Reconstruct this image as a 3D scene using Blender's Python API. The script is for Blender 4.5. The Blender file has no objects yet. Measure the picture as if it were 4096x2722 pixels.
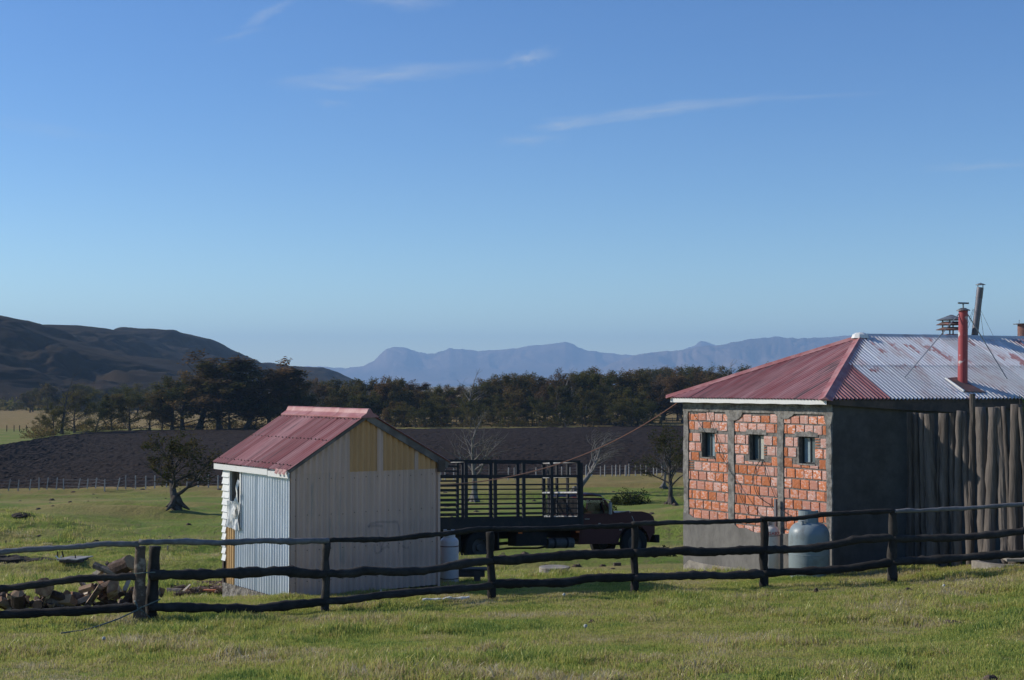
import bpy, math, random
import numpy as np
from mathutils import Vector, Matrix
random.seed(7)
R = math.radians
scene = bpy.context.scene
COL = scene.collection

# ---------------------------------------------------------------- camera
FPX = 5689.0                       # focal length in photo pixels (4096 wide): a 50 mm lens
PITCH = math.atan((1540 - 1361) / FPX)
cam_data = bpy.data.cameras.new('camera')
cam_data.sensor_width = 36.0
cam_data.lens = 36.0 * FPX / 4096.0
cam_data.clip_start = 0.1
cam_data.clip_end = 60000
cam = bpy.data.objects.new('camera', cam_data)
cam.location = (0, 0, 0)
cam.rotation_euler = (math.pi / 2 + PITCH, 0, 0)
COL.objects.link(cam)
scene.camera = cam
scene.view_settings.view_transform = 'Standard'
scene.view_settings.look = 'None'
scene.view_settings.exposure = 0.05
scene.view_settings.gamma = 1.0
scene.view_settings.use_curve_mapping = False
scene.cycles.max_bounces = 6
scene.cycles.transparent_max_bounces = 12
scene.cycles.volume_bounces = 0

SUN_EL, SUN_G = 28.0, 13.0         # sun to the left and a little beyond the scene
sd = Vector((-math.cos(R(SUN_EL)) * math.cos(R(SUN_G)), math.cos(R(SUN_EL)) * math.sin(R(SUN_G)), math.sin(R(SUN_EL))))
sun_data = bpy.data.lights.new('sun', 'SUN')
sun_data.energy = 4.8
sun_data.angle = R(0.53)
sun_data.color = (1.0, 0.93, 0.82)
sun = bpy.data.objects.new('sun', sun_data)
sun.rotation_euler = sd.to_track_quat('Z', 'Y').to_euler()
COL.objects.link(sun)

def P(px, py, Y):
    """photo pixel + distance ahead -> world point"""
    x = (px - 2048) / FPX; y = (1361 - py) / FPX
    dy = math.cos(PITCH) - y * math.sin(PITCH); dz = math.sin(PITCH) + y * math.cos(PITCH)
    k = Y / dy
    return Vector((x * k, Y, dz * k))
def U(px): return (px - 2048) / FPX
DS = 4096 / 2359.0

# ---------------------------------------------------------------- world: clear sky with thin cirrus
world = bpy.data.worlds.new('World'); scene.world = world; world.use_nodes = True
world.cycles.sampling_method = 'MANUAL'; world.cycles.sample_map_resolution = 256
nt = world.node_tree; nt.nodes.clear()
def N(t, typ, **kw):
    n = t.nodes.new(typ)
    for k, v in kw.items(): setattr(n, k, v)
    return n
out = N(nt, 'ShaderNodeOutputWorld'); bg = N(nt, 'ShaderNodeBackground')
sky = N(nt, 'ShaderNodeTexSky', sky_type='NISHITA'); sky.sun_disc = False
sky.sun_elevation = R(SUN_EL); sky.sun_rotation = math.atan2(sd.x, sd.y)
sky.air_density = 1.0; sky.dust_density = 0.3; sky.ozone_density = 3.0; sky.altitude = 0
bg.inputs[1].default_value = 0.095
def vmath(t, op, a, b=None):
    n = N(t, 'ShaderNodeVectorMath', operation=op)
    for i, v in enumerate((a, b)):
        if v is None: continue
        if hasattr(v, 'links'): t.links.new(v, n.inputs[i])
        else: n.inputs[i].default_value = v
    return n
def fmath(t, op, a, b=None, clamp=False):
    n = N(t, 'ShaderNodeMath', operation=op); n.use_clamp = clamp
    for i, v in enumerate((a, b)):
        if v is None: continue
        if hasattr(v, 'links'): t.links.new(v, n.inputs[i])
        else: n.inputs[i].default_value = v
    return n.outputs[0]
tc = N(nt, 'ShaderNodeTexCoord')
sep = N(nt, 'ShaderNodeSeparateXYZ'); nt.links.new(tc.outputs['Generated'], sep.inputs[0])
ysafe = fmath(nt, 'MAXIMUM', sep.outputs[1], 0.05)
uu = fmath(nt, 'DIVIDE', sep.outputs[0], ysafe); vv = fmath(nt, 'DIVIDE', sep.outputs[2], ysafe)
comb = N(nt, 'ShaderNodeCombineXYZ'); nt.links.new(uu, comb.inputs[0]); nt.links.new(vv, comb.inputs[1])
WISPS = [  # px, py, half length, half width, tilt (deg), strength
 (1560, 295, 560, 34, 5, .75), (2110, 235, 150, 22, 14, .8), (1330, 345, 240, 16, -3, .4),
 (2640, 440, 560, 22, 7.5, .85), (2260, 498, 170, 18, 9, .7), (3180, 392, 420, 9, 3, .35),
 (2120, 560, 170, 22, 4, .45), (1080, 50, 150, 22, 28, .6), (1600, 8, 260, 26, -3, .6),
 (1330, 415, 90, 14, -6, .3), (3960, 665, 330, 15, 3, .5), (180, 520, 420, 20, -8, .2), (960, 140, 150, 14, 15, .3)]
total = None
for i, (px, py, hl, hw, tilt, st) in enumerate(WISPS):
    q = P(px, py, 1.0)
    m = N(nt, 'ShaderNodeMapping', vector_type='TEXTURE')
    m.inputs['Location'].default_value = (q.x, q.z, 0)
    m.inputs['Rotation'].default_value = (0, 0, R(tilt))
    m.inputs['Scale'].default_value = (hl / FPX, hw / FPX * 1.5, 1)
    nt.links.new(comb.outputs[0], m.inputs[0])
    nz = N(nt, 'ShaderNodeTexNoise'); nz.inputs['Scale'].default_value = 1.6; nz.inputs['Detail'].default_value = 5; nz.inputs['Roughness'].default_value = .62
    off = vmath(nt, 'MULTIPLY_ADD', m.outputs[0], (1.0, .42, 1)); off.inputs[2].default_value = (i * 7.3, i * 3.1, 0)
    nt.links.new(off.outputs[0], nz.inputs['Vector'])
    wob = vmath(nt, 'SUBTRACT', nz.outputs['Color'], (.5, .5, .5)); wob2 = vmath(nt, 'MULTIPLY', wob.outputs[0], (.9, 2.6, 0))
    pos = vmath(nt, 'ADD', m.outputs[0], wob2.outputs[0])
    ln = vmath(nt, 'LENGTH', pos.outputs[0])
    fall = fmath(nt, 'SUBTRACT', 1.0, ln.outputs['Value'], True)
    fall = fmath(nt, 'POWER', fall, 1.3)
    tex = fmath(nt, 'MULTIPLY', fall, fmath(nt, 'MULTIPLY', nz.outputs[0], st * 2.0))
    total = tex if total is None else fmath(nt, 'ADD', total, tex)
total = fmath(nt, 'MULTIPLY', total, fmath(nt, 'GREATER_THAN', sep.outputs[1], 0.1))
gz = N(nt, 'ShaderNodeTexNoise'); gz.inputs['Scale'].default_value = 2.2; gz.inputs['Detail'].default_value = 6
gm = vmath(nt, 'MULTIPLY', tc.outputs['Generated'], (1.0, 1.0, 5.0)); nt.links.new(gm.outputs[0], gz.inputs['Vector'])
veil = fmath(nt, 'MULTIPLY', fmath(nt, 'SUBTRACT', gz.outputs[0], .5, True), .22)
total = fmath(nt, 'ADD', total, veil)
total = fmath(nt, 'MULTIPLY', total, .46, True)
mix = N(nt, 'ShaderNodeMix', data_type='RGBA'); nt.links.new(total, mix.inputs[0])
SKYTINT = (.585, .895, 1.33)
tn = vmath(nt, 'MULTIPLY', sky.outputs[0], SKYTINT)
ex_ = fmath(nt, 'EXPONENT', fmath(nt, 'MULTIPLY', fmath(nt, 'MAXIMUM', sep.outputs[2], 0.0), -14.0))   # paler towards the horizon all round
pale = vmath(nt, 'SCALE', (3.3, 2.1, .85)); nt.links.new(ex_, pale.inputs['Scale'])
pal1 = vmath(nt, 'ADD', pale.outputs[0], (1, 1, 1)); tn = vmath(nt, 'MULTIPLY', tn.outputs[0], pal1.outputs[0])
nt.links.new(tn.outputs[0], mix.inputs[6]); mix.inputs[7].default_value = (5.6, 6.2, 7.0, 1)
nt.links.new(mix.outputs[2], bg.inputs[0]); nt.links.new(bg.outputs[0], out.inputs[0])

# ---------------------------------------------------------------- noise helpers
def _h(ix, iy, s):
    n = (ix.astype(np.int64) * 374761393 + iy.astype(np.int64) * 668265263 + s * 1274126177) & 0x7fffffff
    n = ((n ^ (n >> 13)) * 1103515245) & 0x7fffffff
    n = (n ^ (n >> 16)) & 0xffff
    return n / 65535.0
def vnoise(x, y, s=0):
    x = np.asarray(x, float); y = np.asarray(y, float)
    ix = np.floor(x); iy = np.floor(y); fx = x - ix; fy = y - iy
    fx = fx * fx * (3 - 2 * fx); fy = fy * fy * (3 - 2 * fy)
    a = _h(ix, iy, s); b = _h(ix + 1, iy, s); c = _h(ix, iy + 1, s); d = _h(ix + 1, iy + 1, s)
    return (a * (1 - fx) + b * fx) * (1 - fy) + (c * (1 - fx) + d * fx) * fy
def fbm(x, y, s=0, o=4):
    t = 0; a = .5; tot = 0
    for i in range(o):
        t = t + a * vnoise(x, y, s + i * 17); tot += a; a *= .5; x = x * 2.03 + 11.3; y = y * 2.03 + 5.7
    return t / tot - .5

# ---------------------------------------------------------------- terrain height
ZY = [-200, 0, 10, 15, 21, 25.5, 28, 31, 36, 46, 60, 80, 100, 125, 160, 300, 600, 1500, 30000]
ZZ = [-1.2, -1.7, -2.6, -3.0, -3.4, -3.68, -3.9, -4.15, -4.75, -5.72, -6.6, -7.4, -8.25, -9.05, -9.4, -9.5, -11, -13, -14]
def gz_(x, y):
    x = np.asarray(x, float); y = np.asarray(y, float)
    z = np.interp(y, ZY, ZZ)
    z = (z + np.interp(y + 1.5, ZY, ZZ) + np.interp(y - 1.5, ZY, ZZ)) / 3
    fade = np.clip(1 - (y - 70) / 90, 0, 1)
    z = z + .022 * np.clip(x, -60, 60) * (.25 + .75 * fade)
    z = z + .07 * np.clip(x - 6.5, 0, 5) * np.clip((45 - y) / 12, 0, 1) * np.clip((y - 14) / 8, 0, 1)
    z = z - .42 * np.exp(-(((x + 6.1) / 1.7) ** 2 + ((y - 27.9) / 1.7) ** 2))      # hollow behind the shed
    z = z + fbm(x / .55, y / .5, 19, 3) * .07 * np.clip((45 - y) / 15, 0, 1)
    far = np.clip((y - 31) / 12, 0, 1)
    z = z + fbm(x / 9, y / 7, 3, 3) * .34 * far * np.clip(1 - (y - 200) / 200, .2, 1)
    z = z + fbm(x / 2.3, y / 1.7, 9, 3) * (.05 + .16 * far)
    bank = fbm(x / 14, y / 3.2, 41, 2)
    z = z + np.clip(bank - .03, 0, .3) * 2.6 * far * np.clip(1 - (y - 90) / 60, 0, 1)
    return z
def gz1(x, y): return float(gz_(np.array([x]), np.array([y]))[0])
def G(px, py):
    """where the line of sight through a photo pixel meets the ground"""
    Y = np.concatenate([np.arange(11, 60, .05), np.arange(60, 700, .5)])
    d = P(px, py, 1.0)
    below = d.z * Y < gz_(d.x * Y, Y)
    i = int(np.argmax(below)) if below.any() else len(Y) - 1
    y = float(Y[i]); return Vector((d.x * y, y, gz1(d.x * y, y)))

# ---------------------------------------------------------------- materials
def new_mat(name):
    m = bpy.data.materials.new(name); m.use_nodes = True
    t = m.node_tree; b = t.nodes['Principled BSDF']
    return m, t, b
def Mx(name, col, col2=None, scale=4, thr=(.42, .6), rough=.8, metal=0.0, bump=0.0, bscale=30, stretch=(1, 1, 1),
       var=.18, rnd=0.0, detail=5, spec=.3, frame=None, col3=None, thr3=(.55, .62), scale3=9, subsurf=0):
    m, t, b = new_mat(name)
    tc = N(t, 'ShaderNodeTexCoord'); mp = N(t, 'ShaderNodeMapping'); mp.inputs['Scale'].default_value = stretch
    oi = N(t, 'ShaderNodeObjectInfo')
    off = vmath(t, 'SCALE', (13.1, 7.7, 5.3)); t.links.new(oi.outputs['Random'], off.inputs['Scale'])
    src_ = tc.outputs['Object']
    if frame:      # grain that runs along a sloping surface
        cb = N(t, 'ShaderNodeCombineXYZ')
        for i_, ax_ in enumerate(frame): t.links.new(vmath(t, 'DOT_PRODUCT', src_, tuple(ax_)).outputs['Value'], cb.inputs[i_])
        src_ = cb.outputs[0]
    add = vmath(t, 'ADD', src_, off.outputs[0])
    t.links.new(add.outputs[0], mp.inputs[0])
    def noise(sc, dt=detail):
        n = N(t, 'ShaderNodeTexNoise'); n.inputs['Scale'].default_value = sc; n.inputs['Detail'].default_value = dt
        n.inputs['Roughness'].default_value = .6
        t.links.new(mp.outputs[0], n.inputs['Vector']); return n.outputs[0]
    def mixc(f, a, bb, typ='MIX'):
        x = N(t, 'ShaderNodeMix', data_type='RGBA', blend_type=typ)
        for s, v in ((0, f), (6, a), (7, bb)):
            if hasattr(v, 'links'): t.links.new(v, x.inputs[s])
            elif s == 0: x.inputs[0].default_value = v
            else: x.inputs[s].default_value = (*v, 1)
        return x.outputs[2]
    c = col
    if col2 is not None:
        r = N(t, 'ShaderNodeMapRange'); r.inputs[1].default_value = thr[0]; r.inputs[2].default_value = thr[1]
        src = noise(scale)
        if rnd:
            src = fmath(t, 'ADD', src, fmath(t, 'MULTIPLY', fmath(t, 'SUBTRACT', oi.outputs['Random'], .5), rnd))
        t.links.new(src, r.inputs[0])
        c = mixc(r.outputs[0], c, col2)
    if col3 is not None:
        r = N(t, 'ShaderNodeMapRange'); r.inputs[1].default_value = thr3[0]; r.inputs[2].default_value = thr3[1]
        t.links.new(noise(scale3), r.inputs[0]); c = mixc(r.outputs[0], c, col3)
    v = noise(scale * 3.7 + 1)
    k = fmath(t, 'ADD', fmath(t, 'MULTIPLY', v, var * 2.4), 1 - var * 1.2)
    if rnd:
        k = fmath(t, 'MULTIPLY', k, fmath(t, 'ADD', fmath(t, 'MULTIPLY', oi.outputs['Random'], .35), .82))
    if not hasattr(c, 'links'):
        rgb = N(t, 'ShaderNodeRGB'); rgb.outputs[0].default_value = (*c, 1); c = rgb.outputs[0]
    sc = vmath(t, 'SCALE', c); t.links.new(k, sc.inputs['Scale'])
    t.links.new(sc.outputs[0], b.inputs['Base Color'])
    b.inputs['Roughness'].default_value = rough; b.inputs['Metallic'].default_value = metal
    b.inputs['Specular IOR Level'].default_value = spec
    if bump:
        bn = N(t, 'ShaderNodeBump'); bn.inputs['Strength'].default_value = 1.0; bn.inputs['Distance'].default_value = bump
        t.links.new(noise(bscale, 4), bn.inputs['Height']); t.links.new(bn.outputs[0], b.inputs['Normal'])
    return m

# ---------------------------------------------------------------- mesh builder
class MB:
    def __init__(s): s.V = []; s.F = []; s.I = []
    def v(s, p): s.V.append((p[0], p[1], p[2])); return len(s.V) - 1
    def f(s, idx, mi=0): s.F.append(tuple(idx)); s.I.append(mi)
    def poly(s, pts, mi=0): s.f([s.v(p) for p in pts], mi)
    def box(s, c, size, M=None, mi=0):
        M = M or Matrix.Identity(3); c = Vector(c); ids = []
        for dz in (-.5, .5):
            for dx, dy in ((-.5, -.5), (.5, -.5), (.5, .5), (-.5, .5)):
                ids.append(s.v(c + M @ Vector((dx * size[0], dy * size[1], dz * size[2]))))
        for q in ((3, 2, 1, 0), (4, 5, 6, 7), (0, 1, 5, 4), (1, 2, 6, 5), (2, 3, 7, 6), (3, 0, 4, 7)):
            s.f([ids[i] for i in q], mi)
    def bar(s, a, b, w, h, up=Vector((0, 0, 1)), mi=0):
        a = Vector(a); b = Vector(b); x = (b - a); L = x.length
        if L < 1e-6: return
        x = x / L; y = up.cross(x)
        if y.length < 1e-3: y = Vector((0, 1, 0)).cross(x)
        y.normalize(); z = x.cross(y)
        M = Matrix((x, y, z)).transposed(); s.box((a + b) / 2, (L, w, h), M, mi)
    def tube(s, pts, rad, n=6, cap=True, squash=1.0, mi=0, mcap=None, jit=0):
        pts = [Vector(p) for p in pts]; rings = []
        if not hasattr(rad, '__len__'): rad = [rad] * len(pts)
        ref = None
        for i, p in enumerate(pts):
            d = (pts[min(i + 1, len(pts) - 1)] - pts[max(i - 1, 0)])
            if d.length < 1e-9: d = Vector((0, 0, 1))
            d.normalize()
            if ref is None:
                ref = Vector((0, 0, 1)) if abs(d.z) < .9 else Vector((1, 0, 0))
            a = d.cross(ref)
            if a.length < 1e-4: a = d.cross(Vector((0, 1, 0)))
            a.normalize(); b = a.cross(d); b.normalize(); ref = b
            ring = []
            for k in range(n):
                t = 2 * math.pi * k / n; r = rad[i] * (1 + (random.uniform(-jit, jit) if jit else 0))
                ring.append(s.v(p + a * math.cos(t) * r + b * math.sin(t) * r * squash))
            rings.append(ring)
        for i in range(len(rings) - 1):
            for k in range(n):
                s.f((rings[i][k], rings[i][(k + 1) % n], rings[i + 1][(k + 1) % n], rings[i + 1][k]), mi)
        if cap:
            mc = mi if mcap is None else mcap
            s.f(rings[0][::-1], mc); s.f(rings[-1], mc)
    def lathe(s, c, prof, n=24, mi=0):
        c = Vector(c); rings = []
        for r, z in prof:
            rings.append([s.v(c + Vector((r * math.cos(2 * math.pi * k / n), r * math.sin(2 * math.pi * k / n), z))) for k in range(n)])
        for i in range(len(rings) - 1):
            for k in range(n):
                s.f((rings[i][k], rings[i][(k + 1) % n], rings[i + 1][(k + 1) % n], rings[i + 1][k]), mi)
        s.f(rings[0][::-1], mi); s.f(rings[-1], mi)
    def prism(s, pts, off, mi=0):
        """closed prism: polygon pts swept by the vector off"""
        off = Vector(off); a = [s.v(p) for p in pts]; b = [s.v(Vector(p) + off) for p in pts]; n = len(pts)
        s.f(a[::-1], mi); s.f(b, mi)
        for i in range(n): s.f((a[i], a[(i + 1) % n], b[(i + 1) % n], b[i]), mi)
    def corr(s, O, Ud, Vd, Nn, u0, u1, vf, pitch, amp, seg=6, mi=0, vdiv=1, lift=0.0):
        O = Vector(O); n = max(2, int(round((u1 - u0) / pitch * seg))); prev = None
        for i in range(n + 1):
            u = u0 + (u1 - u0) * i / n; v0, v1 = vf(u)
            h = amp * math.sin(2 * math.pi * u / pitch) + lift
            col = [s.v(O + Ud * u + Vd * (v0 + (v1 - v0) * k / vdiv) + Nn * h) for k in range(vdiv + 1)]
            if prev:
                for k in range(vdiv): s.f((prev[k], col[k], col[k + 1], prev[k + 1]), mi)
            prev = col

ORG = {}
def link(o, parent=None):
    COL.objects.link(o)
    if parent is not None: o.parent = parent
def thing(name, label, cat, loc, group=None, rot=None):
    o = bpy.data.objects.new(name, None); o.location = loc; o.empty_display_size = .2
    if rot is not None: o.rotation_euler = rot
    o['label'] = label; o['category'] = cat
    if group: o['group'] = group
    COL.objects.link(o); ORG[o.name] = Vector((0, 0, 0)) if rot is not None else Vector(loc)
    return o
def obj(name, mb, mat, parent=None, smooth=False, label=None, cat=None, group=None, kind=None, loc=None):
    me = bpy.data.meshes.new(name)
    o = bpy.data.objects.new(name, me)
    if parent is not None: org = ORG[parent.name]
    elif loc is not None: org = Vector(loc); o.location = org
    else: org = Vector((0, 0, 0))
    V = np.array(mb.V, dtype=np.float64) - np.array(org)
    me.from_pydata(V.tolist(), [], mb.F)
    mats = mat if isinstance(mat, (list, tuple)) else [mat]
    for m in mats: me.materials.append(m)
    if len(mats) > 1: me.polygons.foreach_set('material_index', mb.I)
    if smooth: me.polygons.foreach_set('use_smooth', [True] * len(me.polygons))
    me.update()
    link(o, parent); ORG[o.name] = org
    for k, v in (('label', label), ('category', cat), ('group', group), ('kind', kind)):
        if v: o[k] = v
    return o
def grid_obj(name, X, Y, Z, mat, kind='structure', smooth=True, label=None, cat=None):
    r, c = X.shape
    me = bpy.data.meshes.new(name)
    co = np.stack([X, Y, Z], -1).reshape(-1, 3)
    me.vertices.add(r * c); me.vertices.foreach_set('co', co.ravel())
    i = np.arange(r - 1)[:, None] * c + np.arange(c - 1)[None, :]
    q = np.stack([i, i + 1, i + c + 1, i + c], -1).reshape(-1, 4)
    me.loops.add(q.size); me.loops.foreach_set('vertex_index', q.ravel().astype(np.int32))
    me.polygons.add(len(q)); me.polygons.foreach_set('loop_start', (np.arange(len(q)) * 4).astype(np.int32))
    me.polygons.foreach_set('loop_total', np.full(len(q), 4, np.int32))
    me.polygons.foreach_set('use_smooth', np.full(len(q), smooth))
    me.materials.append(mat); me.update(calc_edges=True); me.validate()
    o = bpy.data.objects.new(name, me); COL.objects.link(o); o['kind'] = kind
    if label: o['label'] = label
    if cat: o['category'] = cat
    return o
# ---------------------------------------------------------------- ground
def ground_mat():
    m, t, b = new_mat('pasture_ground')
    geo = N(t, 'ShaderNodeNewGeometry'); sp = N(t, 'ShaderNodeSeparateXYZ'); t.links.new(geo.outputs['Position'], sp.inputs[0])
    def noise(sc, dt=5, st=(1, 1, 1)):
        mp = N(t, 'ShaderNodeMapping'); mp.inputs['Scale'].default_value = st; t.links.new(geo.outputs['Position'], mp.inputs[0])
        n = N(t, 'ShaderNodeTexNoise'); n.inputs['Scale'].default_value = sc; n.inputs['Detail'].default_value = dt; n.inputs['Roughness'].default_value = .65
        t.links.new(mp.outputs[0], n.inputs['Vector']); return n.outputs[0]
    def ramp(f, a, bb):
        r = N(t, 'ShaderNodeMapRange'); t.links.new(f, r.inputs[0]); r.inputs[1].default_value = a; r.inputs[2].default_value = bb; return r.outputs[0]
    def mixc(f, a, bb):
        x = N(t, 'ShaderNodeMix', data_type='RGBA')
        for s, v in ((0, f), (6, a), (7, bb)):
            if hasattr(v, 'links'): t.links.new(v, x.inputs[s])
            else: x.inputs[s].default_value = (*v, 1)
        return x.outputs[2]
    green = mixc(ramp(noise(.35, 4), .38, .62), (.125, .185, .030), (.195, .215, .048))
    green = mixc(ramp(noise(3.0, 5, (1, .6, 1)), .48, .72), green, (.17, .145, .060))
    green = mixc(ramp(noise(.12, 3, (.6, 1.6, 1)), .50, .64), green, (.25, .21, .075))
    # bare trodden spots
    green = mixc(ramp(noise(1.1, 6), .66, .72), green, (.085, .062, .040))
    straw = mixc(ramp(noise(.4, 5), .35, .65), (.30, .20, .085), (.19, .135, .05))
    # dry straw beyond the ploughed land and along the wire fence
    far = ramp(sp.outputs[1], 300, 335)
    near_dry = fmath(t, 'MULTIPLY', ramp(sp.outputs[1], 112, 126), fmath(t, 'SUBTRACT', 1.0, ramp(sp.outputs[1], 150, 165)))
    dryf = fmath(t, 'ADD', far, fmath(t, 'MULTIPLY', near_dry, .75), True)
    dryf = fmath(t, 'MULTIPLY', dryf, ramp(noise(.6, 5), .2, .5))
    c = mixc(dryf, green, straw)
    fine = fmath(t, 'ADD', fmath(t, 'MULTIPLY', noise(14, 6), 1.0), .5)
    s = vmath(t, 'SCALE', c); t.links.new(fine, s.inputs['Scale'])
    t.links.new(s.outputs[0], b.inputs['Base Color']); b.inputs['Roughness'].default_value = .95
    b.inputs['Specular IOR Level'].default_value = .1
    bn = N(t, 'ShaderNodeBump'); bn.inputs['Distance'].default_value = .12; bn.inputs['Strength'].default_value = 1
    h = fmath(t, 'ADD', fmath(t, 'MULTIPLY', noise(2.6, 6), .9), fmath(t, 'MULTIPLY', noise(9, 5), .5))
    t.links.new(h, bn.inputs['Height']); t.links.new(bn.outputs[0], b.inputs['Normal'])
    return m
MG = ground_mat()
rowsY = np.concatenate([np.arange(-120, 0, 12), np.arange(0, 12, 1), np.arange(12, 45, .18), np.arange(45, 130, .5),
                        np.arange(130, 400, 3), np.geomspace(400, 19500, 60)])
uu_ = np.concatenate([-np.geomspace(3.2, .46, 24), np.linspace(-.44, .44, 300), np.geomspace(.46, 3.2, 24)])
Xg = uu_[None, :] * (np.maximum(rowsY, 0)[:, None] + 12); Xg = np.clip(Xg, -12500, 12500)
Xg = Xg + (uu_[None, :] * 3)
Yg = np.repeat(rowsY[:, None], len(uu_), 1)
grid_obj('ground', Xg, Yg, gz_(Xg, Yg), MG)

# ploughed field: dark turned clods
MP = Mx('ploughed_soil', (.022, .0138, .0095), (.038, .0245, .0165), scale=1.3, thr=(.4, .7), rough=1.0, bump=.25, bscale=2.5, var=.35, spec=.1)
fp_px = np.array([-700, -200, 0, 120, 260, 430, 600, 900, 1400, 2000, 2600, 3200, 4400])
fp_far = np.array([1850, 1812, 1790, 1762, 1738, 1726, 1722, 1719, 1718, 1715, 1706, 1700, 1700])
fp_near = np.array([1972, 1966, 1962, 1960, 1958, 1956, 1954, 1950, 1932, 1915, 1900, 1892, 1890])
cu = np.linspace(-600, 4300, 420)
Yn = np.array([G(p, q).y for p, q in zip(fp_px, fp_near)]); Yf = np.array([G(p, q).y for p, q in zip(fp_px, fp_far)])
yn = np.interp(cu, fp_px, Yn); yf = np.interp(cu, fp_px, Yf)
yn = np.convolve(np.pad(yn, 15, 'edge'), np.ones(31) / 31, 'valid'); yf = np.convolve(np.pad(yf, 15, 'edge'), np.ones(31) / 31, 'valid')
print('field near/far', yn[::60].round(), yf[::60].round())
tt = np.linspace(0, 1, 230)[:, None] ** 1.25
Yp = yn[None, :] * (1 - tt) + yf[None, :] * tt
Xp = ((cu - 2048) / FPX)[None, :] * Yp
edge = np.minimum(np.minimum(tt, 1 - tt) * 40, 1)
Zp = gz_(Xp, Yp) + .03 * edge + edge * (np.abs(fbm(Xp / .55, Yp / 1.1, 5, 3)) * .5 + fbm(Xp / 8, Yp / 2.5, 8, 2) * .18 + .10)
Zp = Zp - .25 * (1 - edge)
grid_obj('ploughed_field', Xp, Yp, Zp, MP, smooth=False)

# ---------------------------------------------------------------- hills and mountains
def ridge_field(name, D, prof, W0, W1, mat, res=(150, 420), fold=.1, base=-14, seed=1, power=1.0, ext=(-1200, 4600), cliff=0):
    px = np.array([p[0] * DS for p in prof]); py = np.array([p[1] * DS for p in prof])
    cu = np.linspace(ext[0], ext[1], res[1])
    zr = np.array([P(float(c), float(np.interp(c, px, py)), D).z for c in cu])
    zr = zr + fbm(cu / 60, cu * 0, seed, 4) * D * .0007 + (fbm(cu / 22, cu * 0, seed + 9, 5) * D * .0016 if cliff else 0)
    t = np.concatenate([np.linspace(0, 1, res[0]), np.linspace(1, 2, 24)[1:]])
    Y = np.where(t < 1, D - W0 * (1 - t), D + W1 * (t - 1))[:, None] + 0 * cu[None, :]
    X = ((cu - 2048) / FPX)[None, :] * (Y if cliff else D + 0 * Y)
    s = np.where(t < 1, t, 2 - t)[:, None]
    if cliff:
        prf = np.interp(s, [0, .35, .72, .80, .90, 1.0], [0, .12, .55, .80, .95, 1.0])
    else:
        prf = np.sin(s * math.pi / 2) ** power
    Z = base + (zr[None, :] - base) * prf
    q = W0 / 9.0
    f = fbm(X / q + fbm(X / q / 2, Y / q / 2, seed + 5, 2) * 2.2, Y / (q * 2.4), seed + 3, 5)
    ridged = 1 - np.abs(f) * 4
    Z = Z + (zr.max() - base) * fold * (f * 1.4 + (ridged - .6) * (.35 if cliff else .1)) * np.clip(s * 3, 0, 1) * np.clip((1 - s) * 6, 0, 1)
    return grid_obj(name, X, Y, Z, mat)
MH = Mx('hill_heath', (.034, .024, .015), (.017, .013, .009), scale=.014, thr=(.4, .6), rough=1, var=.45, spec=.05, detail=9,
        col3=(.075, .052, .032), thr3=(.55, .75), scale3=.028)
ridge_field('hills', 1000, [(-700, 640), (-300, 690), (-100, 705), (0, 731), (60, 753), (110, 775), (200, 800), (330, 835), (480, 872), (700, 905), (900, 920)], 380, 350, MH, fold=.26, seed=11, ext=(-1400, 1500))
ridge_field('hills', 1350, [(-300, 800), (0, 768), (35, 762), (65, 751), (110, 748), (180, 750), (240, 757), (300, 769), (360, 800), (480, 845), (620, 885), (900, 915)], 420, 300, MH, fold=.28, seed=23, ext=(-700, 1500))
ridge_field('hills', 1650, [(150, 850), (250, 800), (305, 769), (330, 764), (380, 764), (430, 770), (475, 783), (520, 806), (560, 826), (610, 850), (700, 885), (900, 915)], 420, 300, MH, fold=.24, seed=35, ext=(200, 1600))
ridge_field('hills', 1950, [(380, 900), (480, 850), (560, 838), (620, 836), (655, 842), (700, 846), (745, 847), (765, 853), (800, 870), (850, 888), (1000, 915)], 350, 250, MH, fold=.2, seed=47, ext=(500, 1900))
MM = Mx('mountain_rock', (.22, .155, .12), (.10, .075, .062), scale=.0016, thr=(.4, .62), rough=1, var=.3, spec=.05, detail=8)
ridge_field('mountains', 16500, [(-200, 870), (300, 860), (640, 843), (720, 845), (790, 849), (840, 843), (862, 830), (880, 812), (892, 802), (905, 799), (925, 801), (950, 806),
    (985, 816), (1010, 812), (1035, 804), (1070, 805), (1100, 808), (1150, 806), (1200, 801), (1235, 795), (1250, 797), (1275, 792), (1300, 788), (1320, 794), (1345, 806),
    (1400, 815), (1465, 820), (1600, 832), (2400, 850)], 2600, 1500, MM, res=(220, 700), fold=.15, seed=61, ext=(-400, 4300), cliff=1)
ridge_field('mountains', 14000, [(1300, 900), (1380, 850), (1440, 826), (1475, 817), (1500, 813), (1545, 809), (1580, 806), (1600, 799), (1625, 797), (1660, 796), (1690, 788), (1720, 783), (1735, 780),
    (1760, 779), (1790, 776), (1830, 779), (1870, 780), (1910, 776), (1960, 774), (2100, 776), (2400, 786), (3000, 830)], 2100, 1500, MM, res=(200, 600), fold=.17, seed=77, ext=(2250, 5200), cliff=1)
ridge_field('mountains', 17800, [(1400, 850), (1560, 812), (1600, 796), (1615, 787), (1630, 788), (1650, 797), (1700, 815), (1800, 850)], 1500, 1000, MM, res=(60, 200), fold=.05, seed=83, ext=(2430, 3130), cliff=1)

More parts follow.
